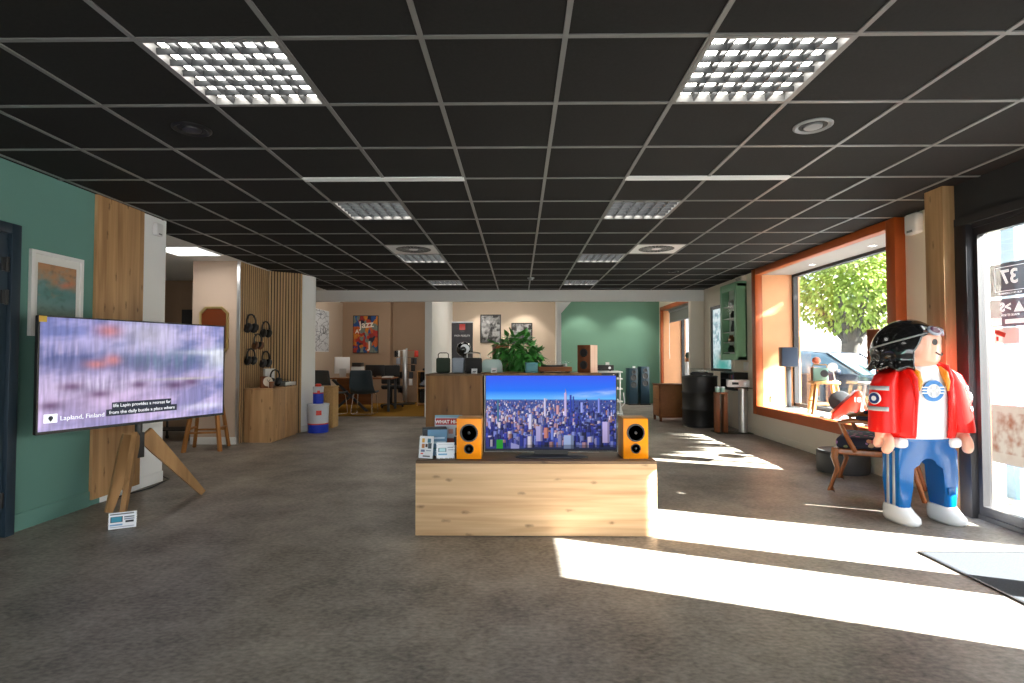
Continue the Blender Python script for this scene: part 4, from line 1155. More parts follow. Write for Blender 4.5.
leaf_cloud(lm, (.02, 0, 1.25), (.27, .25, .27), 330, .15, rn, .5)
leaf_cloud(lm, (.13, 0, 1.08), (.22, .22, .28), 230, .15, rn, .6)
leaf_cloud(lm, (-.17, -.05, 1.33), (.15, .15, .10), 60, .13, rn, .4)
leaf_cloud(lm, (-.05, 0, 1.0), (.25, .2, .2), 150, .14, rn, .6)
leaf_cloud(lm, (-.27, 0, 1.13), (.10, .1, .06), 26, .12, rn)
obj('foliage', lm, 'leafm', t, smooth=0)

# hi-fi rack to the right
t = thing('hifi_rack', 'white open hi-fi rack right of the small television', 'rack', (1.42, 9.0, 0))
for z in (.1, .3, .5, .7, .86, .97):
    obj('shelf', MB().box(-.24, .24, -.22, .22, z - .022, z, .003), 'plastic', t)
for sx in (-1, 1):
    for sy in (-1, 1): obj('post', MB().cyl((sx * .2, sy * .18, 0), (sx * .2, sy * .18, .97), .016, n=12), 'silver', t)
def amp(label, loc, w_, h_, d_, m, rz=0., name='amplifier'):
    t = thing(name, label, 'amplifier', loc, rz)
    obj('amp_case', MB().box(-w_ / 2, w_ / 2, -d_ / 2, d_ / 2, .012, h_, .004), m, t)
    obj('knob', MB().cyl((w_ * .3, -d_ / 2 - .012, h_ * .55), (w_ * .3, -d_ / 2, h_ * .55), h_ * .2, n=20), 'silver', t)
    obj('display', MB().box(-w_ * .3, .0, -d_ / 2 - .001, -d_ / 2 + .002, h_ * .4, h_ * .7), 'blackm', t)
    for sx in (-1, 1):
        obj('foot', MB().cyl((sx * w_ * .4, 0, 0), (sx * w_ * .4, 0, .014), .014, n=12), 'black', t)
    return t
amp('black amplifier with a price tag on top of the white rack', (1.36, 9.0, .97), .34, .1, .3, 'black')
t = obj('rack_tag', MB().box(-.03, .03, -.002, .002, 0, .045), 'plastic'); t.location = (1.44, 8.93, 1.07); tag(t, 'tiny white tag on the black amplifier on the rack', 'sign')
amp('dark hi-fi component on the second level of the white rack', (1.42, 9.0, .86), .36, .08, .3, 'darkgrey')
t = obj('hanging_cable', MB().tube([(1.70, 8.95, .62), (1.72, 8.95, .45), (1.66, 8.95, .38), (1.7, 8.95, .2), (1.66, 8.95, .05)], .008), 'plastic')
tag(t, 'white cable dangling beside the hi-fi rack', 'cable')
# tower speakers
def tower_spk(label, x, h_):
    t = thing('tower_speaker', label, 'speaker', (x, 13.92, 0), .12, 'dark tower speakers by the green wall')
    obj('speaker_cabinet', MB().box(-.11, .11, -.14, .14, .03, h_, .006), 'bluetower', t)
    obj('plinth', MB().box(-.13, .13, -.16, .16, 0, .03, .006), 'black', t)
    for z, r in ((h_ - .1, .05), (h_ - .24, .075), (h_ - .42, .075)):
        k = obj('driver', MB().lathe([(r, 0), (r, .008), (r * .85, .008), (r * .3, -.014), (0, -.004)], n=24, mtx=Matrix.Translation((0, -.141, z)) @ Matrix.Rotation(PI / 2, 4, 'X')), 'rubber', t)
    return t
tower_spk('dark teal tower speaker with a white tag, left of the pair', 2.86, .92)
tower_spk('dark teal tower speaker right of the pair beside the green wall corner', 3.15, .96)
t = obj('price_tag', MB().box(-.035, .035, -.002, .002, 0, .05), 'plastic'); t.location = (2.90, 13.85, .92); tag(t, 'tiny white tag on the left tower speaker', 'sign')

# ================================================================== CENTRE CONSOLE
t = thing('oak_console', 'long low knotty pale oak console block in the middle of the room', 'console', (.113, 3.86, 0))
obj('console_body', MB().box(-.807, .807, -.175, .175, .006, .485, .0015), 'oak', t)
obj('console_top', MB().box(-.807, .807, -.172, .175, .4852, .503, .001), 'oaktop', t)
obj('plinth', MB().box(-.79, .79, -.16, .16, 0, .006), 'black', t)
zc = .503
t = thing('console_television', 'flat television on the oak console showing a sunny city skyline', 'television', (.225, 3.88, zc))
Wt, Ht = .93, .54; zb = .03
obj('tv_body', MB().box(-Wt / 2, Wt / 2, 0, .02, zb, zb + Ht, .003).box(-.3, .3, .02, .05, zb + .04, zb + .3, .008), 'black', t)
obj('bezel', MB().box(-Wt / 2, -Wt / 2 + .006, -.003, 0, zb, zb + Ht).box(Wt / 2 - .006, Wt / 2, -.003, 0, zb, zb + Ht).box(-Wt / 2, Wt / 2, -.003, 0, zb, zb + .012).box(-Wt / 2, Wt / 2, -.003, 0, zb + Ht - .006, zb + Ht), 'black', t)
picture('screen', city(), Wt - .012, Ht - .018, 'screen', t, (-Wt / 2 + .006, -.0015, zb + .012))
obj('stand', MB().prism([(-.25, -.13), (.25, -.13), (.19, -.145), (-.19, -.145)][::-1] if False else [(-.25, -.085), (-.2, -.115), (.2, -.115), (.25, -.085), (.2, .05), (-.2, .05)], 0, .012, 'Z', .003).box(-.12, .12, .0, .03, .01, .06), 'black', t)
def ospk(label, x, y, rz):
    w_, h_, d_ = .17, .275, .2
    t = thing('orange_speaker', label, 'speaker', (x, y, zc), rz, 'orange speakers on the console')
    obj('speaker_cabinet', MB().box(-w_ / 2, w_ / 2, -d_ / 2 + .012, d_ / 2, 0, h_, .002), 'spkside', t)
    obj('baffle', MB().box(-w_ / 2, w_ / 2, -d_ / 2, -d_ / 2 + .012, 0, h_, .003), 'spk', t)
    for z, r in ((.178, .062), (.07, .034)):
        mm = Matrix.Translation((0, -d_ / 2, z)) @ Matrix.Rotation(PI / 2, 4, 'X')
        k = obj('woofer' if r > .05 else 'tweeter', MB().lathe([(r * .98, 0), (r * .96, .006), (r * .84, .002), (r * .4, -.012), (r * .36, .0), (0, .006)] if r > .05 else [(r, 0), (r, .005), (r * .6, -.002), (r * .28, -.004), (r * .25, .004), (0, .007)], n=36, mtx=mm), 'cone', t)
        obj('surround', MB().lathe([(r * .8, .003), (r * .86, .009), (r * .95, .009), (r, .003)], n=36, mtx=mm), 'rubber', k)
    return t
ospk('small orange bookshelf speaker left of the console television', -.342, 3.85, .0)
ospk('small orange bookshelf speaker right of the console television', .80, 3.875, -.0)
# leaflets
iconcard = paint_card(rgb(232, 232, 236), [(.2, .38, .12, .3, rgb(214, 160, 60)), (.58, .8, .12, .3, rgb(60, 110, 130)), (.2, .4, .36, .55, rgb(190, 120, 70)), (.45, .6, .36, .5, rgb(90, 60, 50)), (.62, .88, .32, .56, rgb(70, 80, 90)), (.15, .42, .62, .72, rgb(110, 120, 150)), (.5, .85, .64, .68, rgb(150, 160, 180)), (.15, .34, .76, .82, rgb(210, 70, 70)), (.3, .8, .88, .93, rgb(80, 80, 90))], 44, 70)
card('leaflet_stand', 'white leaflet with small coloured icons at the console left corner', (-.64, 3.755, zc), -.28, .105, .15, iconcard, .16)
card('price_card', 'white landscape price card with a television picture on the console', (-.505, 3.765, zc), .12, .118, .105, paint_card(rgb(226, 232, 240), [(.1, .55, .35, .62, rgb(60, 90, 110)), (.16, .5, .38, .58, rgb(170, 210, 220)), (.62, .95, .3, .36, rgb(120, 130, 150)), (.65, .95, .45, .5, rgb(140, 150, 170)), (.1, .6, .72, .82, rgb(100, 160, 200)), (.1, .95, .1, .16, rgb(200, 205, 215))]), .14)
t = thing('product_box', 'dark blue product box with a pale front behind the leaflets', 'box', (-.60, 3.90, zc), .2)
obj('carton', MB().box(-.085, .085, -.06, .06, 0, .195, .002), mat('box_navy', rgb(34, 52, 64), .5), t)
picture('box_print', paint_card(rgb(96, 140, 176), [(0, .2, 0, 1, rgb(16, 20, 30)), (.3, .9, .3, .36, rgb(190, 215, 235)), (.25, .95, .46, .54, rgb(190, 220, 235)), (.25, .9, .7, .75, rgb(60, 130, 120))], 50, 50), .166, .18, 'print', t, (-.083, -.0615, .008))
t = thing('magazine', 'upright hi-fi magazine with a red title band behind the left orange speaker', 'magazine', (-.515, 3.992, zc), .03)
mm_ = Matrix.Rotation(-.1, 4, 'X')
obj('magazine_pages', MB().box(-.1, .1, .001, .006, 0, .272, mtx=mm_).box(-.1, .1, 0, .05, 0, .003), 'plastic', t)
cv = picture('cover', paint_card(rgb(196, 206, 220), [(0, 1, 0, .08, rgb(120, 160, 180)), (.04, .97, .09, .27, rgb(176, 40, 44)), (.12, .36, .36, .52, rgb(28, 28, 34)), (.5, .68, .38, .5, rgb(190, 140, 130)), (.75, .88, .34, .56, rgb(26, 26, 32)), (.45, .7, .62, .95, rgb(150, 66, 50)), (.7, 1, .58, .8, rgb(30, 60, 80)), (0, .4, .6, 1, rgb(110, 120, 140))], 60, 80), .2, .27, 'print', t, (-.1, 0, .002), uz=(mm_ @ Vector((0, 0, 1)))[:])
text('title', 'WHAT HI-FI?', .034, 'plastic', cv, (0, .0205, .222), rot=(PI / 2 - .1, 0, 0), bold=.0012)

# ================================================================== RIGHT BACK: sideboard, drum, stand, cabinet
t = thing('rattan_sideboard', 'brown woven rattan sideboard on short legs before the pier', 'sideboard', (2.97, 10.45, 0), .06)
obj('sideboard_body', MB().box(-.37, .37, -.2, .2, .09, .67, .004), 'rattan', t)
obj('sideboard_top', MB().box(-.38, .38, -.21, .21, .67, .69, .004), 'walnutx', t)
obj('side_frame', MB().box(-.38, -.355, -.206, -.19, .07, .67).box(.355, .38, -.206, -.19, .07, .67).box(-.355, .355, -.206, -.19, .07, .1), 'walnutx', t)
for sx in (-1, 1):
    for sy in (-1, 1): obj('leg', MB().box(sx * .345 - .02, sx * .345 + .02, sy * .18 - .02, sy * .18 + .02, 0, .09), 'walnut', t)
t = thing('oil_drum', 'tall matt black oil drum used as a pedestal', 'drum', (3.15, 9.6, 0))
r0 = .292
pr = [(0, 0.0), (r0, 0.0), (r0 + .008, .006), (r0 + .008, .018), (r0, .026)]
for z in (.30, .59):
    pr += [(r0, z - .022), (r0 + .011, z - .006), (r0 + .011, z + .006), (r0, z + .022)]
pr += [(r0, .846), (r0 + .008, .852), (r0 + .008, .868), (r0, .874), (r0 - .012, .866), (0, .866)]
obj('drum_body', MB().lathe(pr, n=48), 'barrel', t)
obj('bung', MB().cyl((.12, .12, .866), (.12, .12, .88), .03), 'silver', t)
t = thing('black_turntable', 'black turntable with a clear cover on the oil drum', 'turntable', (3.17, 9.55, .874), -.3)
obj('plinth', MB().box(-.19, .19, -.15, .15, .012, .05, .01), 'black', t)
obj('platter', MB().cyl((-.03, 0, .05), (-.03, 0, .066), .13, n=32), 'darkgrey', t)
obj('tonearm', MB().tube([(.14, .09, .055), (.14, .09, .085), (.12, -.03, .08), (.07, -.08, .075)], .006, n=8), 'silver', t)
obj('dust_cover', MB().box(-.19, .19, -.15, .15, .05, .13, .008), 'clear', t)
for sx in (-1, 1):
    for sy in (-1, 1): obj('foot', MB().cyl((sx * .15, sy * .11, 0), (sx * .15, sy * .11, .014), .02, n=12), 'black', t)
# black wall shelf behind the drum
t = thing('wall_shelf', 'black open wall shelf between the oil drum and the glass stand', 'shelf', (3.66, 9.1, .66))
obj('shelf_case', MB().box(-.22, 0, -.3, .3, 0, .02).box(-.22, 0, -.3, .3, .27, .29).box(-.22, 0, -.3, -.28, .02, .27).box(-.22, 0, .28, .3, .02, .27).box(-.02, 0, -.28, .28, .02, .27).box(-.21, -.02, -.28, .28, .17, .182), 'black', t)
for k, (c, y) in enumerate((('brownjar', -.2), ('emb', -.16), ('red', -.12), ('teal', -.08), ('brownjar', -.04), ('darkgrey', 0.02))):
    q = obj('record_sleeve', MB().box(-.19, -.03, -.012, .012, 0, .07), c); q.location = (3.66, 9.1 + y, .842)
    tag(q, 'thin coloured sleeve standing in the black wall shelf', 'record', 'sleeves in the black wall shelf')
t = obj('switch_plate', MB().box(-.02, 0, -.08, .08, -.07, .07, .006), 'plastic'); t.location = (3.66, 8.85, 1.05)
tag(t, 'white switch plate on the wall below the green cabinet', 'switch')
# glass-based stand with pillar and brown frame
t = thing('pillar_stand', 'silver pillar display stand on a glass floor plate', 'stand', (3.375, 8.75, 0))
obj('glass_base', MB().box(-.28, .27, -.17, .17, 0, .015, .003), 'glassplate', t)
obj('pillar', MB().lathe([(0, .015), (.068, .015), (.068, .70), (0, .70)], (.17, -.02, 0), n=30), 'silver', t)
obj('glass_shelf', MB().box(-.0, .28, -.15, .13, .70, .715, .002), 'glassplate', t)
t = amp('white compact amplifier on top of the silver pillar stand', (3.47, 8.74, .715), .32, .125, .22, 'plastic', -.25)
t = thing('wooden_frame', 'brown wooden frame stand on the glass floor plate', 'stand', (3.175, 8.72, .015), 0)
for x in (-.045, .075): obj('upright', MB().box(x - .03, x + .03, -.06, .06, 0, .60, .003), 'walnut', t)
obj('crosspiece', MB().box(-.075, .105, -.07, .07, .60, .63, .003), 'walnut', t)
for k, x in enumerate((-.035, .05)):
    q = thing('metal_canister', 'small pale green metal canister on the brown frame stand, %s one' % ('left' if k == 0 else 'right'), 'canister', (3.175 + x, 8.72, .645), 0, 'canisters on the brown stand')
    obj('canister_body', MB().lathe([(0, 0), (.036, 0), (.036, .07), (0, .07)]), 'mint', q); obj('canister_lid', MB().lathe([(0, .07), (.038, .07), (.036, .085), (0, .088)]), 'silver', q)
# green glazed cabinet
t = thing('glazed_cabinet', 'sage green wall cabinet with a glazed door and white shelves', 'cabinet', (3.66, 9.17, 1.15))
x0, ya, yb, hh = -.17, -.35, .35, 1.24
obj('cabinet_case', MB().box(x0 + .025, 0, ya, ya + .03, 0, hh).box(x0 + .025, 0, yb - .03, yb, 0, hh).box(x0 + .025, 0, ya, yb, 0, .05).box(x0 + .025, 0, ya, yb, hh - .05, hh).box(-.02, 0, ya, yb, 0, hh).box(x0 + .01, 0, ya - .015, yb + .015, hh, hh + .03, .006), 'cabgreen', t)
dr = obj('door', MB().box(x0, x0 + .025, ya, ya + .09, 0, hh, .004).box(x0, x0 + .025, yb - .09, yb, 0, hh, .004).box(x0, x0 + .025, ya + .09, yb - .09, 0, .1, .004).box(x0, x0 + .025, ya + .09, yb - .09, hh - .1, hh, .004), 'cabgreen', t)
obj('door_glass', MB().box(x0 + .01, x0 + .014, ya + .09, yb - .09, .1, hh - .1), 'cabglass', dr)
zs = [.13, .30, .47, .70, .90]
for z in zs: obj('shelf', MB().box(x0 + .04, -.02, ya + .03, yb - .03, z - .012, z), 'plastic', t)
obj('cabinet_back', MB().box(-.024, -.02, ya + .03, yb - .03, .05, hh - .05), 'plastic', t)
r = random.Random(2)
for z, c, lb in ((.13, 'dkgreen', 'dark green vase on the lowest shelf in the glazed cabinet'), (.30, 'brownjar', 'brown bowl on the second shelf in the glazed cabinet'), (.47, 'darkgrey', 'dark figurine on the tall middle shelf in the glazed cabinet'), (.70, 'black', 'black pot on the fourth shelf in the glazed cabinet'), (.90, 'silver', 'silvery cup on the top shelf in the glazed cabinet')):
    q = obj({'.47': 'figurine'}.get(str(z), 'ornament'), MB().lathe([(0, 0), (.045, 0), (.052, .03), (.05, .07), (.03, .1 if z != .47 else .15), (.035, .115 if z != .47 else .18), (0, .115 if z != .47 else .18)]), c)
    q.location = (3.573, 9.2 + r.uniform(-.08, .05), 1.15 + z); tag(q, lb, 'ornament')
t = thing('wall_unit', 'small cream alarm unit on the wall above the green cabinet', 'alarm', (3.66, 8.95, 2.44))
obj('unit_case', MB().box(-.08, 0, -.14, .14, -.01, .07, .008), 'cream', t)
obj('unit_vent', MB().box(-.082, -.079, -.1, .1, .012, .018).box(-.082, -.079, -.1, .1, .032, .038), 'darkgrey', t)
# blind of second window, pot on sill
t = thing('roller_blind', 'half-lowered grey roller blind in the far orange window', 'blind', (3.80, 12.6, 0))
obj('roller', MB().cyl((0, -1.2, 2.34), (0, 1.22, 2.34), .03), 'grey', t)
obj('blind_cloth', MB().box(-.003, .003, -1.18, 1.2, 2.08, 2.34), 'blind', t)
obj('bottom_bar', MB().box(-.01, .01, -1.18, 1.2, 2.06, 2.085), 'grey', t)
obj('pull_cord', MB().tube([(-.01, 1.21, 2.32), (-.015, 1.21, 1.3), (-.015, 1.18, 1.22), (-.01, 1.21, 1.15)], .006), 'plastic', t)
t = thing('potted_cactus', 'tiny dark plant on a white pedestal in the far orange window', 'plant', (3.86, 12.55, .47))
obj('pedestal', MB().cyl((0, 0, 0), (0, 0, .62), .07), 'plastic', t)
obj('pot', MB().lathe([(0, .62), (.05, .62), (.065, .7), (0, .7)]), 'brownjar', t)
obj('plant_head', MB().ball((0, 0, .76), (.06, .06, .085), 14, 10), 'dkgreen', t)

# ================================================================== WINDOW DISPLAY (sill z = .47)
ZS = .47
def stand_spk(label, x, y, rz, z0, w_, h_, d_, body, front, tagname):
    t = thing('stand_speaker', label, 'speaker', (x, y, ZS), rz)
    obj('base', MB().box(-.13, .13, -.12, .12, 0, .012, .003), 'black', t)
    obj('pole', MB().box(-.03, .03, -.025, .025, .012, z0, .004), 'darkgrey', t)
    obj('speaker_cabinet', MB().box(-w_ / 2, w_ / 2, -d_ / 2, d_ / 2, z0, z0 + h_, .004), body, t)
    obj('grille', MB().box(-w_ / 2 + .008, w_ / 2 - .008, -d_ / 2 - .008, -d_ / 2, z0 + .008, z0 + h_ - .008, .003), front, t)
    return t
stand_spk('dark blue-grey speaker on a slim stand at the far end of the window sill', 3.9, 7.98, -.25, .59, .215, .28, .2, 'darkgrey', mat('grille_blue', rgb(48, 62, 84), .7), 'a')
stand_spk('dark brown speaker on a stand behind the toy figure head', 3.80, 5.83, -.6, .60, .2, .42, .22, 'walnut', 'walnut', 'b')
t = thing('wall_socket', 'white double socket on the orange window reveal', 'socket', (3.84, 8.265, .58))
obj('plate', MB().box(-.06, .06, -.01, .004, -.04, .04, .004), 'plastic', t)
obj('socket_hole', MB().cyl((-.028, -.012, 0), (-.028, -.009, 0), .02, n=18).cyl((.028, -.012, 0), (.028, -.009, 0), .02, n=18), 'grey', t)
stool('display_stool', 'small pine stool on the window sill carrying a mint speaker', (3.9, 7.05, ZS), -.2, .42, .155, .165, 'pine', 'rect')
t = thing('retro_radio', 'mint green retro radio with a wooden end on the pine stool', 'radio', (3.85, 7.05, ZS + .421), -.4)
obj('radio_body', MB().box(-.09, .085, -.06, .06, .004, .17, .015, seg=3), 'mint', t)
obj('end_panel', MB().box(-.105, -.09, -.062, .062, .002, .175, .004), 'walnut', t)
obj('dial', MB().cyl((.04, -.068, .1), (.04, -.06, .1), .045, n=28), 'darkgrey', t)
obj('handle', MB().tube([(-.08, 0, .17), (-.08, 0, .21), (.07, 0, .21), (.08, 0, .17)], .008), 'pine', t)
t = obj('coral_ball', MB().ball((0, 0, .048), .048), 'coral'); t.location = (3.84, 7.12, ZS + .42 + .215); tag(t, 'coral pink ball resting on top of the mint radio', 'ball')
t = thing('white_disc_lamp', 'small white disc lamp at the right of the mint radio', 'lamp', (4.01, 7.0, ZS + .421), -.4)
obj('lamp_foot', MB().lathe([(0, 0), (.04, 0), (.03, .012), (0, .014)], n=20).bar((0, 0, .01), (-.02, 0, .13), .014), 'plastic', t)
obj('lamp_disc', MB().lathe([(0, -.008), (.055, -.008), (.058, 0), (.055, .008), (0, .008)], n=28, mtx=Matrix.Translation((-.03, -.02, .18)) @ Matrix.Rotation(PI / 2, 4, 'X')), 'plastic', t)
# red fin-shaped object with dark round pad
t = thing('red_seat_shell', 'red fin-shaped seat shell with a dark round pad on the window sill', 'seat', (3.87, 6.47, ZS), -.3)
pf = [(-.19, 0), (-.195, .075), (-.05, .22), (.05, .33), (.09, .345), (.12, .31), (.16, .12), (.165, .0), (.115, .0), (.095, .07), (.04, .12), (-.03, .11), (-.1, .05), (-.14, .0)]
obj('red_shell', MB().prism(pf, -.07, .07, 'Y', .015), 'red', t)
obj('round_pad', MB().cyl((-.07, .10, .2), (-.07, .13, .2), .125, n=30, bev=.01), 'darkgrey', t)
obj('dark_knob', MB().ball((.1, -.09, .09), (.04, .03, .05), 16, 10), 'brownjar', t)
text('mark', '18', .075, 'plastic', t, (.06, -.0715, .235), bold=.003)
t = thing('white_table', 'small white round table on the near part of the window sill', 'table', (3.95, 6.17, ZS))
obj('tabletop', MB().lathe([(0, .42), (.14, .42), (.145, .435), (.14, .445), (0, .445)], n=30), 'plastic', t)
for k in range(3):
    a = 2 * PI * k / 3 + .4
    obj('leg', MB().bar((.13 * math.cos(a), .13 * math.sin(a), 0), (.07 * math.cos(a), .07 * math.sin(a), .42), .025), 'plastic', t)
t = obj('remote_control', MB().box(-.09, .09, -.025, .025, 0, .015, .005), 'darkgrey'); t.location = (3.74, 6.72, ZS); t.rotation_euler = (0, 0, .3)
tag(t, 'slim dark remote lying on the sill edge', 'remote')

# ================================================================== ARMCHAIR
fwd = Vector((-.8, .6, 0)); sdv = Vector((.6, .8, 0))
rz = math.atan2(fwd.y, fwd.x) + PI / 2      # local -Y is the chair's front
t = thing('carved_armchair', 'carved wooden armchair with dark floral upholstery behind the toy figure', 'armchair', (3.2, 4.985, 0), rz)
hw, hd = .315, .265
def cab(p, kind):
    x, y = p
    if kind == 'front': pts = [(x, y - .02, 0.03), (x, y - .055, .02), (x, y - .03, .1), (x, y + .01, .22), (x, y - .015, .32), (x, y, .40)]; rr = [.026, .02, .017, .021, .03, .034]
    else: pts = [(x, y + .09, .0), (x, y + .05, .15), (x, y + .01, .3), (x, y, .42)]; rr = [.018, .02, .022, .026]
    return MB().tube(pts, rr, n=10)
for sx in (-1, 1):
    l = obj('leg', cab((sx * hw, -hd), 'front'), 'chairw', t)
    obj('leg', cab((sx * hw * .8, hd), 'rear'), 'chairw', t)
rail = MB()
rail.prism([(-hw - .02, -hd - .02), (hw + .02, -hd - .02), (hw * .8 + .02, hd + .02), (-hw * .8 - .02, hd + .02)], .345, .395, 'Z', .008)
obj('seat_rail', rail, 'chairw', t)
obj('seat_cushion', MB().prism([(-hw, -hd), (hw, -hd), (hw * .8, hd), (-hw * .8, hd)], .395, .50, 'Z', .04, seg=4), 'floral', t)
for sx in (-1, 1):
    obj('arm', MB().tube([(sx * hw * .98, -.12, .38), (sx * (hw + .03), -.16, .47), (sx * (hw + .03), -.2, .56), (sx * (hw + .035), -.23, .625), (sx * (hw + .03), -.14, .65), (sx * (hw + .01), .05, .64), (sx * hw * .86, hd, .66)], [.02, .02, .018, .022, .024, .02, .02], n=10), 'chairw', t)
    obj('arm_pad', MB().box(-.03, .03, -.11, .1, 0, .035, .014, mtx=Matrix.Translation((sx * (hw + .015), .0, .655)), seg=3), 'floral', t)
bk = MB()
obj('back_frame', MB().tube([(-.24, hd + .0, .40), (-.26, hd + .05, .7), (-.23, hd + .10, .93), (-.1, hd + .13, 1.0), (.1, hd + .13, 1.0), (.23, hd + .10, .93), (.26, hd + .05, .7), (.24, hd, .40)], .024, n=10), 'chairw', t)
ring = [[(x, y, z) for x, y, z in ((-.22 * k, hd + .05, .72 + (-.2) * k), (.22 * k, hd + .05, .72 - .2 * k), (.23 * k, hd + .08, .72 + .16 * k), (.1 * k, hd + .1, .72 + .24 * k), (-.1 * k, hd + .1, .72 + .24 * k), (-.23 * k, hd + .08, .72 + .16 * k))] for k in (1., .7, .3)]
for k, r_ in enumerate(ring):
    ring[k] = [(x, y - (0, .035, .045)[k], z) for x, y, z in r_]
obj('back_cushion', MB().loft(ring), 'floral', t, sub=1)
t = thing('black_pouf', 'low round black pouf against the wall behind the armchair', 'pouf', (3.40, 5.82, 0))
obj('pouf_body', MB().lathe([(0, 0), (.235, 0), (.245, .02), (.245, .2), (.235, .225), (0, .23)], n=44), 'rubber', t)
obj('seam', MB().lathe([(.245, .2), (.249, .205), (.245, .21)], n=44), 'black', t)

# ================================================================== GIANT TOY FIGURE
fig = thing('toy_figure', 'giant glossy toy figure in red jacket and blue trousers beside the entrance', 'statue', (2.955, 4.1, 0), math.radians(2))
fig.scale = (1.03, 1.03, 1.03)
def ring_se(cx, cy, z, a, b, n=28, p=2.6):
    out = []
    for k in range(n):
        th = 2 * PI * k / n
        c, s = math.cos(th), math.sin(th)
        out.append((cx + a * math.copysign(abs(c) ** (2 / p), c), cy + b * math.copysign(abs(s) ** (2 / p), s), z))
    return out
# trousers: horseshoe-shaped, one continuous mesh
outl = [(-.212, .075), (-.118, .075), (-.112, .25), (-.104, .38)] + [(.1 * -math.cos(a), .41 + .085 * math.sin(a)) for a in np.linspace(.15, PI - .15, 9)] + [(.104, .38), (.112, .25), (.118, .075), (.212, .075), (.21, .3), (.208, .5), (.204, .58), (.185, .615), (-.185, .615), (-.204, .58), (-.208, .5), (-.21, .3)]
obj('trousers', MB().prism(outl, -.085, .085, 'Y', .042, seg=5), 'toyblue', fig, smooth=60)
for yy in (-.03, .028):
    obj('trouser_stripe', MB().loft([[(-.209, yy - .012, .5), (-.209, yy + .012, .5)], [(-.2115, yy - .013, .3), (-.2115, yy + .013, .3)], [(-.2135, yy - .014, .1), (-.2135, yy + .014, .1)]], caps=False, closed=False), 'toygrey', fig, solid=.003)
obj('knee_patch', MB().box(.13, .185, -.1, -.085, .2, .25, .01), 'toyblue', fig)
for sx in (-1, 1):
    rr = []
    cx = sx * .163
    for z, a, y0, y1 in ((.0, .066, -.165, .10), (.02, .078, -.18, .11), (.05, .078, -.175, .11), (.08, .073, -.12, .108), (.105, .068, -.09, .1), (.115, .066, -.08, .095)):
        rr.append(ring_se(cx, (y0 + y1) / 2, z, a, (y1 - y0) / 2, 24, 2.4))
    obj('shoe', MB().loft(rr), 'toyw', fig, smooth=60)
prof = [(.59, .196, .11), (.62, .2, .115), (.75, .198, .128), (.9, .19, .136), (1.0, .178, .13), (1.06, .15, .115), (1.1, .11, .1), (1.14, .085, .085)]
obj('shirt', MB().loft([ring_se(0, 0, z, a, b) for z, a, b in prof]), 'toyw', fig, smooth=60)
for sx in (-1, 1): obj('shirt_hem', MB().box(sx * .19 - .042, sx * .19 + .042, -.115, .1, .525, .60, .03, seg=4), 'toyw', fig, smooth=60)
rg = []
for z, a, b, op in ((.598, .228, .142, 27), (.62, .232, .146, 27), (.75, .23, .158, 27), (.88, .222, .164, 28), (.97, .21, .158, 31), (1.04, .185, .142, 40), (1.085, .15, .12, 46), (1.105, .125, .11, 52)):
    o_ = math.radians(op)
    row = []
    for k in range(34):
        th = -PI / 2 + o_ + (2 * PI - 2 * o_) * k / 33
        c, s = math.cos(th), math.sin(th)
        row.append((a * math.copysign(abs(c) ** (2 / 2.5), c), b * math.copysign(abs(s) ** (2 / 2.5), s), z))
    rg.append(row)
obj('jacket', MB().loft(rg, caps=False, closed=False), 'redj', fig, smooth=60, solid=.022)
for sx in (-1, 1):
    pts = [(sx * .120, -.122, .61), (sx * .122, -.136, .76), (sx * .120, -.145, .90), (sx * .126, -.136, 1.01), (sx * .138, -.08, 1.085), (sx * .135, .02, 1.11), (sx * .08, .09, 1.115), (0, .115, 1.115)]
    obj('collar', MB().tube(pts, [.008, .010, .013, .022, .03, .032, .03, .03], n=12), 'redj', fig, smooth=60)
    pts = [(sx * .102, -.146, .93), (sx * .096, -.146, .99), (sx * .098, -.12, 1.05), (sx * .105, -.07, 1.085)]
    obj('collar_lining', MB().tube(pts, [.005, .018, .024, .018], n=12), 'liningo', fig, smooth=60)
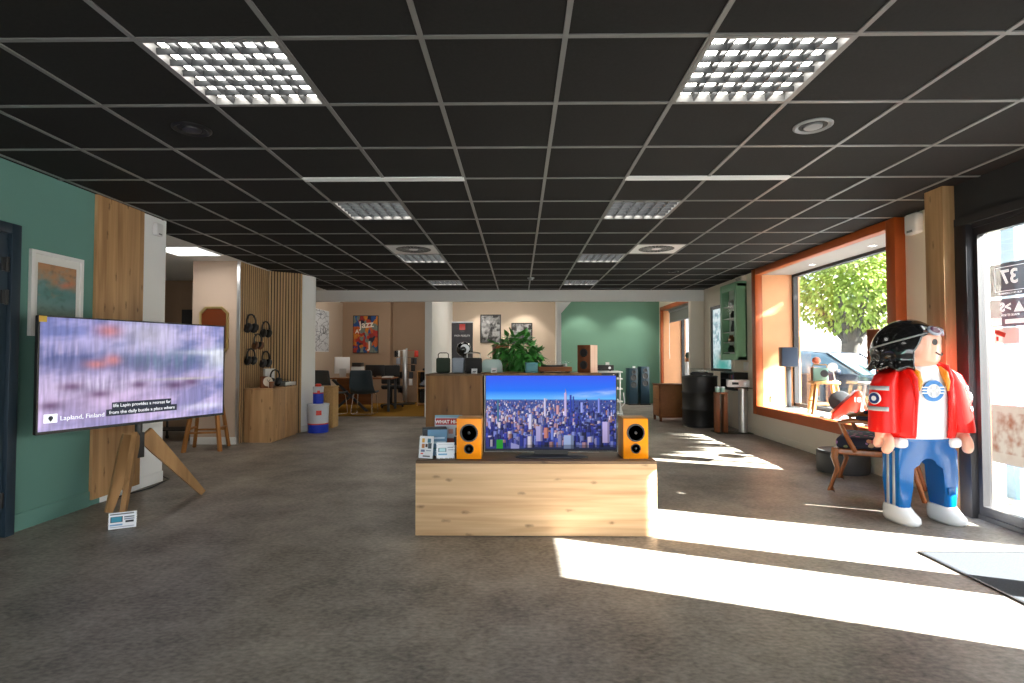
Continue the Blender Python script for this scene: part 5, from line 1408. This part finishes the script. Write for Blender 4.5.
for sx in (-1, 1):
    path = [(.165, .0, 1.09, .035), (.195, 0, 1.078, .06), (.225, 0, 1.045, .076), (.245, -.0, .97, .084), (.258, -.008, .86, .088), (.266, -.016, .75, .09), (.271, -.024, .66, .092), (.272, -.026, .635, .09)]
    def sec(z):
        for (x0, y0, z0, r0_), (x1, y1, z1, r1_) in zip(path, path[1:]):
            if z1 <= z <= z0:
                f = (z0 - z) / (z0 - z1)
                return x0 + (x1 - x0) * f, y0 + (y1 - y0) * f, r0_ + (r1_ - r0_) * f
    rr = []
    for k, (x, y, z, r_) in enumerate(path):
        tl = .6 - .6 * min(1, k / 3)
        rr.append([(sx * (x + r_ * math.cos(a) * (1 - .35 * tl)), y + r_ * 1.1 * math.sin(a), z - r_ * math.cos(a) * tl) for a in np.linspace(0, 2 * PI, 24, endpoint=False)])
    sl = obj('sleeve', MB().loft(rr), 'redj', fig, smooth=60)
    for z in (.945, .80):
        rows = []
        for zz in (z - .015, z + .015):
            x, y, r_ = sec(zz)
            rows.append([(sx * (x + (r_ + .003) * math.cos(a)), y + (r_ + .003) * 1.1 * math.sin(a), zz) for a in np.linspace(-1.25, .9, 14)])
        obj('reflective_stripe', MB().loft(rows, caps=False, closed=False), 'toygrey', sl, solid=.003)
    x, y, r_ = sec(.872)
    a = -.30
    nr = Vector((sx * math.cos(a), math.sin(a), 0))
    c0 = Vector((sx * (x + r_ * math.cos(a)), y + r_ * 1.1 * math.sin(a), .872)) - nr * .006
    b1 = obj('sleeve_badge', MB().cyl(c0, c0 + nr * .012, .043, n=28), 'toyw', sl)
    obj('badge_disc', MB().cyl(c0 + nr * .012, c0 + nr * .015, .038, n=28), 'embd', b1)
    obj('badge_mark', MB().cyl(c0 + nr * .015, c0 + nr * .017, .018, n=20), 'toyw', b1)
    hc = Vector((sx * .288, -.045, .555))
    pts = []
    for a in np.linspace(math.radians(-75), math.radians(215), 16):      # open side towards the front
        pts.append(hc + Vector((-sx * .012 * math.sin(a), .045 * math.cos(a + .7), .05 * math.sin(a + .7))))
    hd_ = MB().tube(pts, [.024] + [.033] * 14 + [.024], n=12)
    hd_.cyl(hc + Vector((0, .012, .04)), hc + Vector((-sx * .008, .02, .105)), .045, .05, n=20)
    obj('hand', hd_, 'skin', fig, smooth=60)
ce = Vector((.0, -.139, .93))
mE = Matrix.Translation(ce) @ Matrix.Rotation(PI / 2 + .04, 4, 'X')
def onE(mb_):
    for v in mb_.bm.verts: v.co = mE @ v.co
    return mb_
em = obj('chest_emblem', onE(MB().cyl((0, 0, -.006), (0, 0, .006), .074, n=40)), 'emb', fig)
wing = MB()
for sx in (-1, 1):
    for k in range(3): wing.box(sx * .058 - .028, sx * .058 + .028, .026 - k * .02 - .005, .026 - k * .02 + .003, .006, .0085)
wing.box(-.012, .012, -.035, .04, .007, .0088).box(-.03, .03, -.008, .014, .007, .0088)
wing.lathe([(.047, .006), (.047, .008), (.041, .008), (.041, .006)], n=36)
obj('emblem_mark', onE(wing), 'toyw', em)
# head turned to the viewer's right
HD = Matrix.Translation((-.03, 0, 0)) @ Matrix.Rotation(math.radians(38), 4, 'Z')
def onH(mb_):
    for v in mb_.bm.verts: v.co = HD @ v.co
    return mb_
hp = [(0, 1.095), (.09, 1.097), (.135, 1.112), (.156, 1.145), (.164, 1.21), (.164, 1.30), (.15, 1.345), (.1, 1.37), (0, 1.38)]
obj('head', onH(MB().lathe(hp, n=40)), 'skin', fig, smooth=60)
hr = []
zl = np.concatenate([np.linspace(1.09, 1.30, 14), 1.18 + .258 * np.sin(np.linspace(.5, PI / 2 - .03, 14))])
def hair_r(z):
    if z < 1.18: return .222 + .02 * ((1.18 - z) / .09) ** 2 - .012 * math.sin((1.18 - z) / .09 * PI)
    return .222 * math.sqrt(max(0., 1 - ((z - 1.18) / .2585) ** 2.15))
for z in zl:
    a = hair_r(z)
    op = 66 if z < 1.20 else (66 - (z - 1.20) / .11 * 18 if z < 1.31 else 48 - (z - 1.31) / .045 * 48)
    op = math.radians(max(0.5, op))
    row = []
    for k in range(64):
        th = -PI / 2 + op + (2 * PI - 2 * op) * k / 63
        wv = 1 + .04 * math.cos(th * 12) * max(0, (1.22 - z) / .13)
        fr_ = 1.0 - .12 * max(0, -math.sin(th))
        row.append((a * wv * math.cos(th), .03 + a * wv * 1.06 * math.sin(th) * fr_, z - .012 * math.cos(th * 12) * max(0, (1.16 - z) / .07)))
    hr.append(row)
obj('hair', onH(MB().loft(hr, caps=False, closed=False)), 'hair', fig, smooth=60, solid=.03)
ey = MB()
for sx in (-1, 1):
    a = sx * .46
    n_ = Vector((math.sin(a), -math.cos(a), 0)); p_ = n_ * .1645 + Vector((0, 0, 1.268))
    ey.cyl(p_ - n_ * .004, p_ + n_ * .002, .0215, n=22)
obj('eye', onH(ey), 'cone', fig)
sm = [(.1655 * math.sin(a), -.1655 * math.cos(a), 1.205 - .028 * math.cos(a * 3.1)) for a in np.linspace(-.42, .42, 11)]
obj('mouth', onH(MB().tube(sm, .0045, n=6)), 'cone', fig)
gg = MB(); gf = MB()
for sx in (-1, 1):
    a = sx * .36
    m_ = Matrix.Translation((.175 * math.sin(a), .03 - .19 * math.cos(a), 1.352)) @ Matrix.Rotation(a, 4, 'Z') @ Matrix.Rotation(-.6, 4, 'X')
    gg.ball((0, 0, 0), 1, 18, 12, m_ @ Matrix.Diagonal((.05, .018, .03, 1)))
    gf.ball((0, 0, 0), 1, 18, 12, m_ @ Matrix.Translation((0, .008, 0)) @ Matrix.Diagonal((.062, .018, .041, 1)))
gl_ = obj('goggles', onH(gf), 'lgrey', fig, smooth=60)
obj('goggle_lens', onH(gg), 'toylens', gl_, smooth=60)
strap = []
for th in np.linspace(-PI / 2 + .6, 3 * PI / 2 - .6, 36):
    z = 1.345 - .13 * max(0, math.sin(th) * .5 + .5)
    a = hair_r(z) + .002
    strap.append((a * math.cos(th), .03 + a * 1.06 * math.sin(th) * (1 - .12 * max(0, -math.sin(th))), z))
obj('goggle_strap', onH(MB().tube(strap, .006, n=8)), 'grey', gl_)

# ================================================================== ENTRANCE EXTRAS
t = thing('door_mat', 'speckled grey entrance mat with a black edge inside the door', 'mat', (2.88, 2.5, 0))
obj('mat_field', MB().box(-.42, .4, -.9, .91, 0, .008), 'mat', t)
obj('mat_edge', MB().box(-.435, -.42, -.9, .925, 0, .009).box(-.42, .4, .91, .925, 0, .009), 'black', t)
gx = 3.438
RG = (PI / 2, 0, -PI / 2)
def sticker(name, label, y0, y1, z0, z1, c, m='film'):
    t = thing(name, label, 'sticker', (gx, (y0 + y1) / 2, z0), -PI / 2)
    picture('film', paint_card(c, [], 6, 6), y1 - y0, z1 - z0, m, t, (-(y1 - y0) / 2, 0, 0))
    return t
SW = emitmat('sticker_white_glow', (.8, .8, .82), .75)  # white parts glow to imitate sun shining through the vinyl
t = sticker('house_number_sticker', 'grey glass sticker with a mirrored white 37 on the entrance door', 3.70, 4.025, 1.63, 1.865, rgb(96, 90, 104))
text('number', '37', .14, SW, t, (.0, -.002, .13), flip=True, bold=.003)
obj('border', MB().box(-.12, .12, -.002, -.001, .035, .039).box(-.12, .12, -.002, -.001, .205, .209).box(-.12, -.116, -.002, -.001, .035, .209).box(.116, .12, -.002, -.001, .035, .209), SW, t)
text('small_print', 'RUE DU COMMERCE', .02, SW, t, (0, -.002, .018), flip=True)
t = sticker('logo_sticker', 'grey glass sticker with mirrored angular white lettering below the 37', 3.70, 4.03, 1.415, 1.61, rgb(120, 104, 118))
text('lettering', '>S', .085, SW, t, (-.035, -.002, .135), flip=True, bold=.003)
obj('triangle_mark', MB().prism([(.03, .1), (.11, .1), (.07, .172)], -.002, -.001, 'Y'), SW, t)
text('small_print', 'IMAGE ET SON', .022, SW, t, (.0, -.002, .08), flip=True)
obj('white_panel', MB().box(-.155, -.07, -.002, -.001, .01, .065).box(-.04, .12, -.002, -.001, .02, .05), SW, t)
t = sticker('camera_sticker', 'white sticker with a red surveillance camera on the entrance door', 3.80, 4.0, 1.295, 1.405, (.8, .8, .8))
RC = mat('camera_red', rgb(176, 60, 50), .6)
obj('camera_icon', MB().box(-.035, .035, -.003, -.001, -.016, .016, mtx=Matrix.Translation((-.04, 0, .07)) @ Matrix.Rotation(.35, 4, 'Y')).box(-.008, .008, -.003, -.001, -.03, 0, mtx=Matrix.Translation((-.07, 0, .05))).box(-.05, -.036, -.003, -.001, -.012, .012, mtx=Matrix.Translation((-.04, 0, .07)) @ Matrix.Rotation(.35, 4, 'Y')), RC, t)
def sepia(u, v):
    n = fbm(u * 6, v * 5, 21.) * .6 + .5
    c = mixc(rgb(250, 236, 216), rgb(190, 120, 84), (n - .3) * 1.6 * (1 if .12 < v < .82 else .15))
    return c
t = thing('door_poster', 'white poster with a warm sepia picture on the lower entrance glass', 'poster', (gx, 3.86, .44), -PI / 2)
obj('poster_paper', MB().box(-.18, .18, .0005, .0015, 0, .42), 'plastic', t)
picture('poster_print', grid_img(40, 50, sepia), .35, .41, 'sunglow', t, (-.175, -.0005, .005))

# ================================================================== OUTSIDE
struct('pavement', MB().box(3.76, 60, -30, 70, -.25, -.12), 'asph')
struct('road_kerb', MB().box(6.4, 6.6, -30, 70, -.12, -.06), 'kerb')
def tree(label, loc, cz, rad, n, size, seed, trunk=.26):
    rr = random.Random(seed)
    t = thing('street_tree', label, 'tree', loc)
    mb = MB().tube([(0, 0, 0), (.03, 0, .7), (0, .02, 1.4), (.05, 0, 1.9)], [trunk * 1.25, trunk, trunk * .95, trunk * 1.1], n=12)
    for k in range(7):
        a = 2 * PI * k / 7 + rr.random() * .4
        mb.tube([(0, 0, 1.7), (.5 * math.cos(a), .5 * math.sin(a), 2.1 + .2 * rr.random()), (1.1 * math.cos(a), 1.1 * math.sin(a), 2.7 + .5 * rr.random())], [trunk * .6, trunk * .4, trunk * .2], n=8)
    obj('trunk', mb, 'bark', t)
    lm = MB(); leaf_cloud(lm, (0, 0, cz), rad, n, size, rr, .1, .25)
    obj('crown', lm, 'leaft', t, smooth=0)
    return t
tree('leafy street tree with a thick trunk outside the big window', (9.4, 15.6, -.12), 3.95, (1.8, 1.9, 1.95), 13000, .17, 3)
tree('leafy street tree just beyond the frame outside the entrance side', (9.2, 5.0, -.12), 6.05, (1.3, 1.7, 1.15), 2600, .34, 8)
tree('added leafy street tree outside, out of view, shading the far orange window', (9.6, 10.3, -.12), 5.1, (1.3, 1.75, 1.35), 5200, .34, 12)  # added beyond the frame so its crown cuts the sun through that window
# parked car
def car(label, loc, rz):
    t = thing('parked_car', label, 'car', loc, rz)
    body = [(-2.05, .35), (-2.1, .6), (-2.0, .86), (-1.2, .95), (1.75, .92), (2.05, .8), (2.1, .4), (1.75, .22), (-1.8, .22)]
    obj('car_body', MB().prism(body, -.85, .85, 'Y', .07, seg=3), 'carp', t, smooth=60)
    cabin = [(-1.3, .93), (-.55, 1.40), (.3, 1.48), (1.2, 1.42), (1.75, .93)]
    rings = []
    for yy, k in ((-.80, 0.), (-.62, 1.), (.62, 1.), (.80, 0.)):
        rings.append([(x * (1 if z < 1 else .98), yy if z < 1 else (yy * .86), z - (.0 if k else .0)) for x, z in cabin])
    obj('cabin_glass', MB().prism(cabin, -.7, .7, 'Y', .05, seg=3), 'carg', t, smooth=60)
    obj('roof', MB().prism([(-.6, 1.405), (.3, 1.485), (1.22, 1.425), (1.25, 1.39), (.3, 1.44), (-.62, 1.36)], -.66, .66, 'Y'), 'carp', t, smooth=60)
    pl = MB()
    for s in (-1, 1):
        for a, b_ in (((-1.3, .93), (-.6, 1.4)), ((.35, .93), (.35, 1.46)), ((1.72, .93), (1.22, 1.42))):
            pl.bar((a[0], s * .705, a[1]), (b_[0], s * .69, b_[1]), .06, .03)
    obj('pillar', pl, 'carp', t)
    for x in (-1.3, 1.3):
        for s in (-1, 1):
            wl = obj('wheel', MB().cyl((x, s * .68, .31), (x, s * .87, .31), .31, n=28, bev=.03), 'tyre', t)
            obj('rim', MB().cyl((x, s * .865, .31), (x, s * .885, .31), .19, n=20), 'silver', wl)
    for s in (-1, 1):
        obj('headlight', MB().ball((-1.98, s * .62, .72), (.12, .18, .08), 14, 8), 'silver', t)
        obj('door_mirror', MB().ball((-.95, s * .95, 1.0), (.07, .1, .07), 12, 8), 'carp', t)
    return t
car('dark blue parked car seen through the big window', (7.1, 13.1, -.12), math.radians(-58) + PI)
def house(label, loc, w_, d_, h_, m, rz, roof=True, rows=2, cols=3, sills=True):
    t = thing('house', label, 'building', loc, rz)
    obj('wall', MB().box(-w_ / 2, w_ / 2, 0, d_, 0, h_), m, t)
    if roof: obj('roof', MB().prism([(-w_ / 2 - .3, h_), (w_ / 2 + .3, h_), (0, h_ + 2.2)], -.3, d_ + .3, 'Y'), 'roofm', t)
    for j in range(rows):
        for i in range(cols):
            x = -w_ / 2 + (i + .5) * w_ / cols; z = 1. + j * 2.8
            f = obj('window', MB().box(x - .6, x + .6, -.06, .0, z, z + 1.5), 'plastic', t)
            obj('pane', MB().box(x - .52, x + .52, -.08, -.06, z + .08, z + 1.42), 'housew', f)
    return t
house('pale rendered house beyond the street tree and car', (19.5, 29, -.12), 16, 8, 5.6, 'house', math.radians(25), True, 2, 5)
house('white rendered building seen past the far window', (5.2, 38, -.12), 9, 8, 6.5, 'house', math.radians(20), True, 2, 4)
house('pale building with slate columns across from the entrance', (14.2, 11.5, -.12), 9, 6, 3.7, 'house', math.radians(-80), False, 1, 3)
t = thing('slate_column', 'dark slate blue column outside the entrance glass', 'column', (4.55, 5.05, -.12))
obj('shaft', MB().box(-.09, .09, -.09, .09, 0, 3.2), 'houseb', t); obj('foot_plate', MB().box(-.13, .13, -.13, .13, 0, .04), 'grey', t)
t = thing('sun_blocking_pier', 'added grey pier outside, out of view, shading the entrance glass', 'column', (4.02, 3.51, -.12))  # added out of view to keep the sun off the third leaf
obj('shaft', MB().box(-.12, .12, -.11, .11, 0, 3.2), 'kerb', t); obj('foot_plate', MB().box(-.15, .15, -.14, .14, 0, .06), 'grey', t)
hd = thing('clipped_hedge', 'low clipped hedge along the far pavement', 'hedge', (14.0, 19.5, -.12), math.radians(-40))
lm = MB(); rr = random.Random(31)
leaf_cloud(lm, (0, 0, .5), (3.6, .5, .5), 2200, .17, rr, .1, 0.)
obj('foliage', lm, 'leaft', hd, smooth=0); obj('branches', MB().box(-3.2, 3.2, -.12, .12, 0, .5), 'bark', hd)

# ================================================================== LIGHT
to_sun = Vector((1, -.39, .655)).normalized()
sun = bpy.data.lights.new('sun', 'SUN'); sun.energy = 105; sun.angle = math.radians(.55); sun.color = (1, .97, .93)
so = bpy.data.objects.new('sun', sun); COL.objects.link(so)
so.rotation_euler = to_sun.to_track_quat('Z', 'Y').to_euler()
wd = bpy.data.worlds.new('sky'); S.world = wd; wd.use_nodes = True
nt = wd.node_tree; bg = nt.nodes['Background']
sk = nt.nodes.new('ShaderNodeTexSky'); sk.sky_type = 'NISHITA'; sk.sun_disc = False
sk.sun_elevation = math.radians(33); sk.sun_rotation = math.atan2(1, -.39); sk.air_density = 1.; sk.dust_density = 2.5
mx = nt.nodes.new('ShaderNodeMix'); mx.data_type = 'RGBA'; mx.inputs[0].default_value = .5
nt.links.new(sk.outputs[0], mx.inputs[6]); mx.inputs[7].default_value = (6, 6, 6.2, 1)
nt.links.new(mx.outputs[2], bg.inputs[0]); bg.inputs[1].default_value = 1.0

warm = (1, .93, .84)
for x in (-.9, .15): lamp('alcove_spot', 'SPOT', (x, 13.75, 2.6), 42, warm, .04, (math.radians(-18) * -1, 0, 0), math.radians(95))
for x in (1.6, 2.9): lamp('alcove_spot', 'SPOT', (x, 13.7, 2.6), 38, (1, .93, .84), .04, (math.radians(18), 0, 0), math.radians(95))
lamp('alcove_lamp', 'POINT', (-.4, 12.6, 2.3), 30, warm, .15)
lamp('office_lamp', 'POINT', (-3.2, 12.4, 2.3), 22, warm, .15)
lamp('green_room_lamp', 'POINT', (2.3, 12.4, 2.3), 18, (1, .94, .86), .15)
lamp('nook_lamp', 'AREA', (-4.16, 6.77, 2.5), 9, (1, .96, .9), .5)

# ================================================================== CAMERA
cd = bpy.data.cameras.new('camera'); cd.sensor_width = 36; cd.lens = 547 / 1024 * 36
co = bpy.data.objects.new('camera', cd); COL.objects.link(co)
co.location = (0, 0, 1.2); co.rotation_euler = (math.radians(91.62), 0, math.radians(.73))
S.camera = co
S.view_settings.view_transform = 'Standard'
S.view_settings.look = 'None'
S.view_settings.exposure = 0.
S.cycles.use_denoising = True
S.cycles.max_bounces = 10
S.cycles.diffuse_bounces = 6
S.cycles.transparent_max_bounces = 24
S.cycles.sample_clamp_indirect = 6
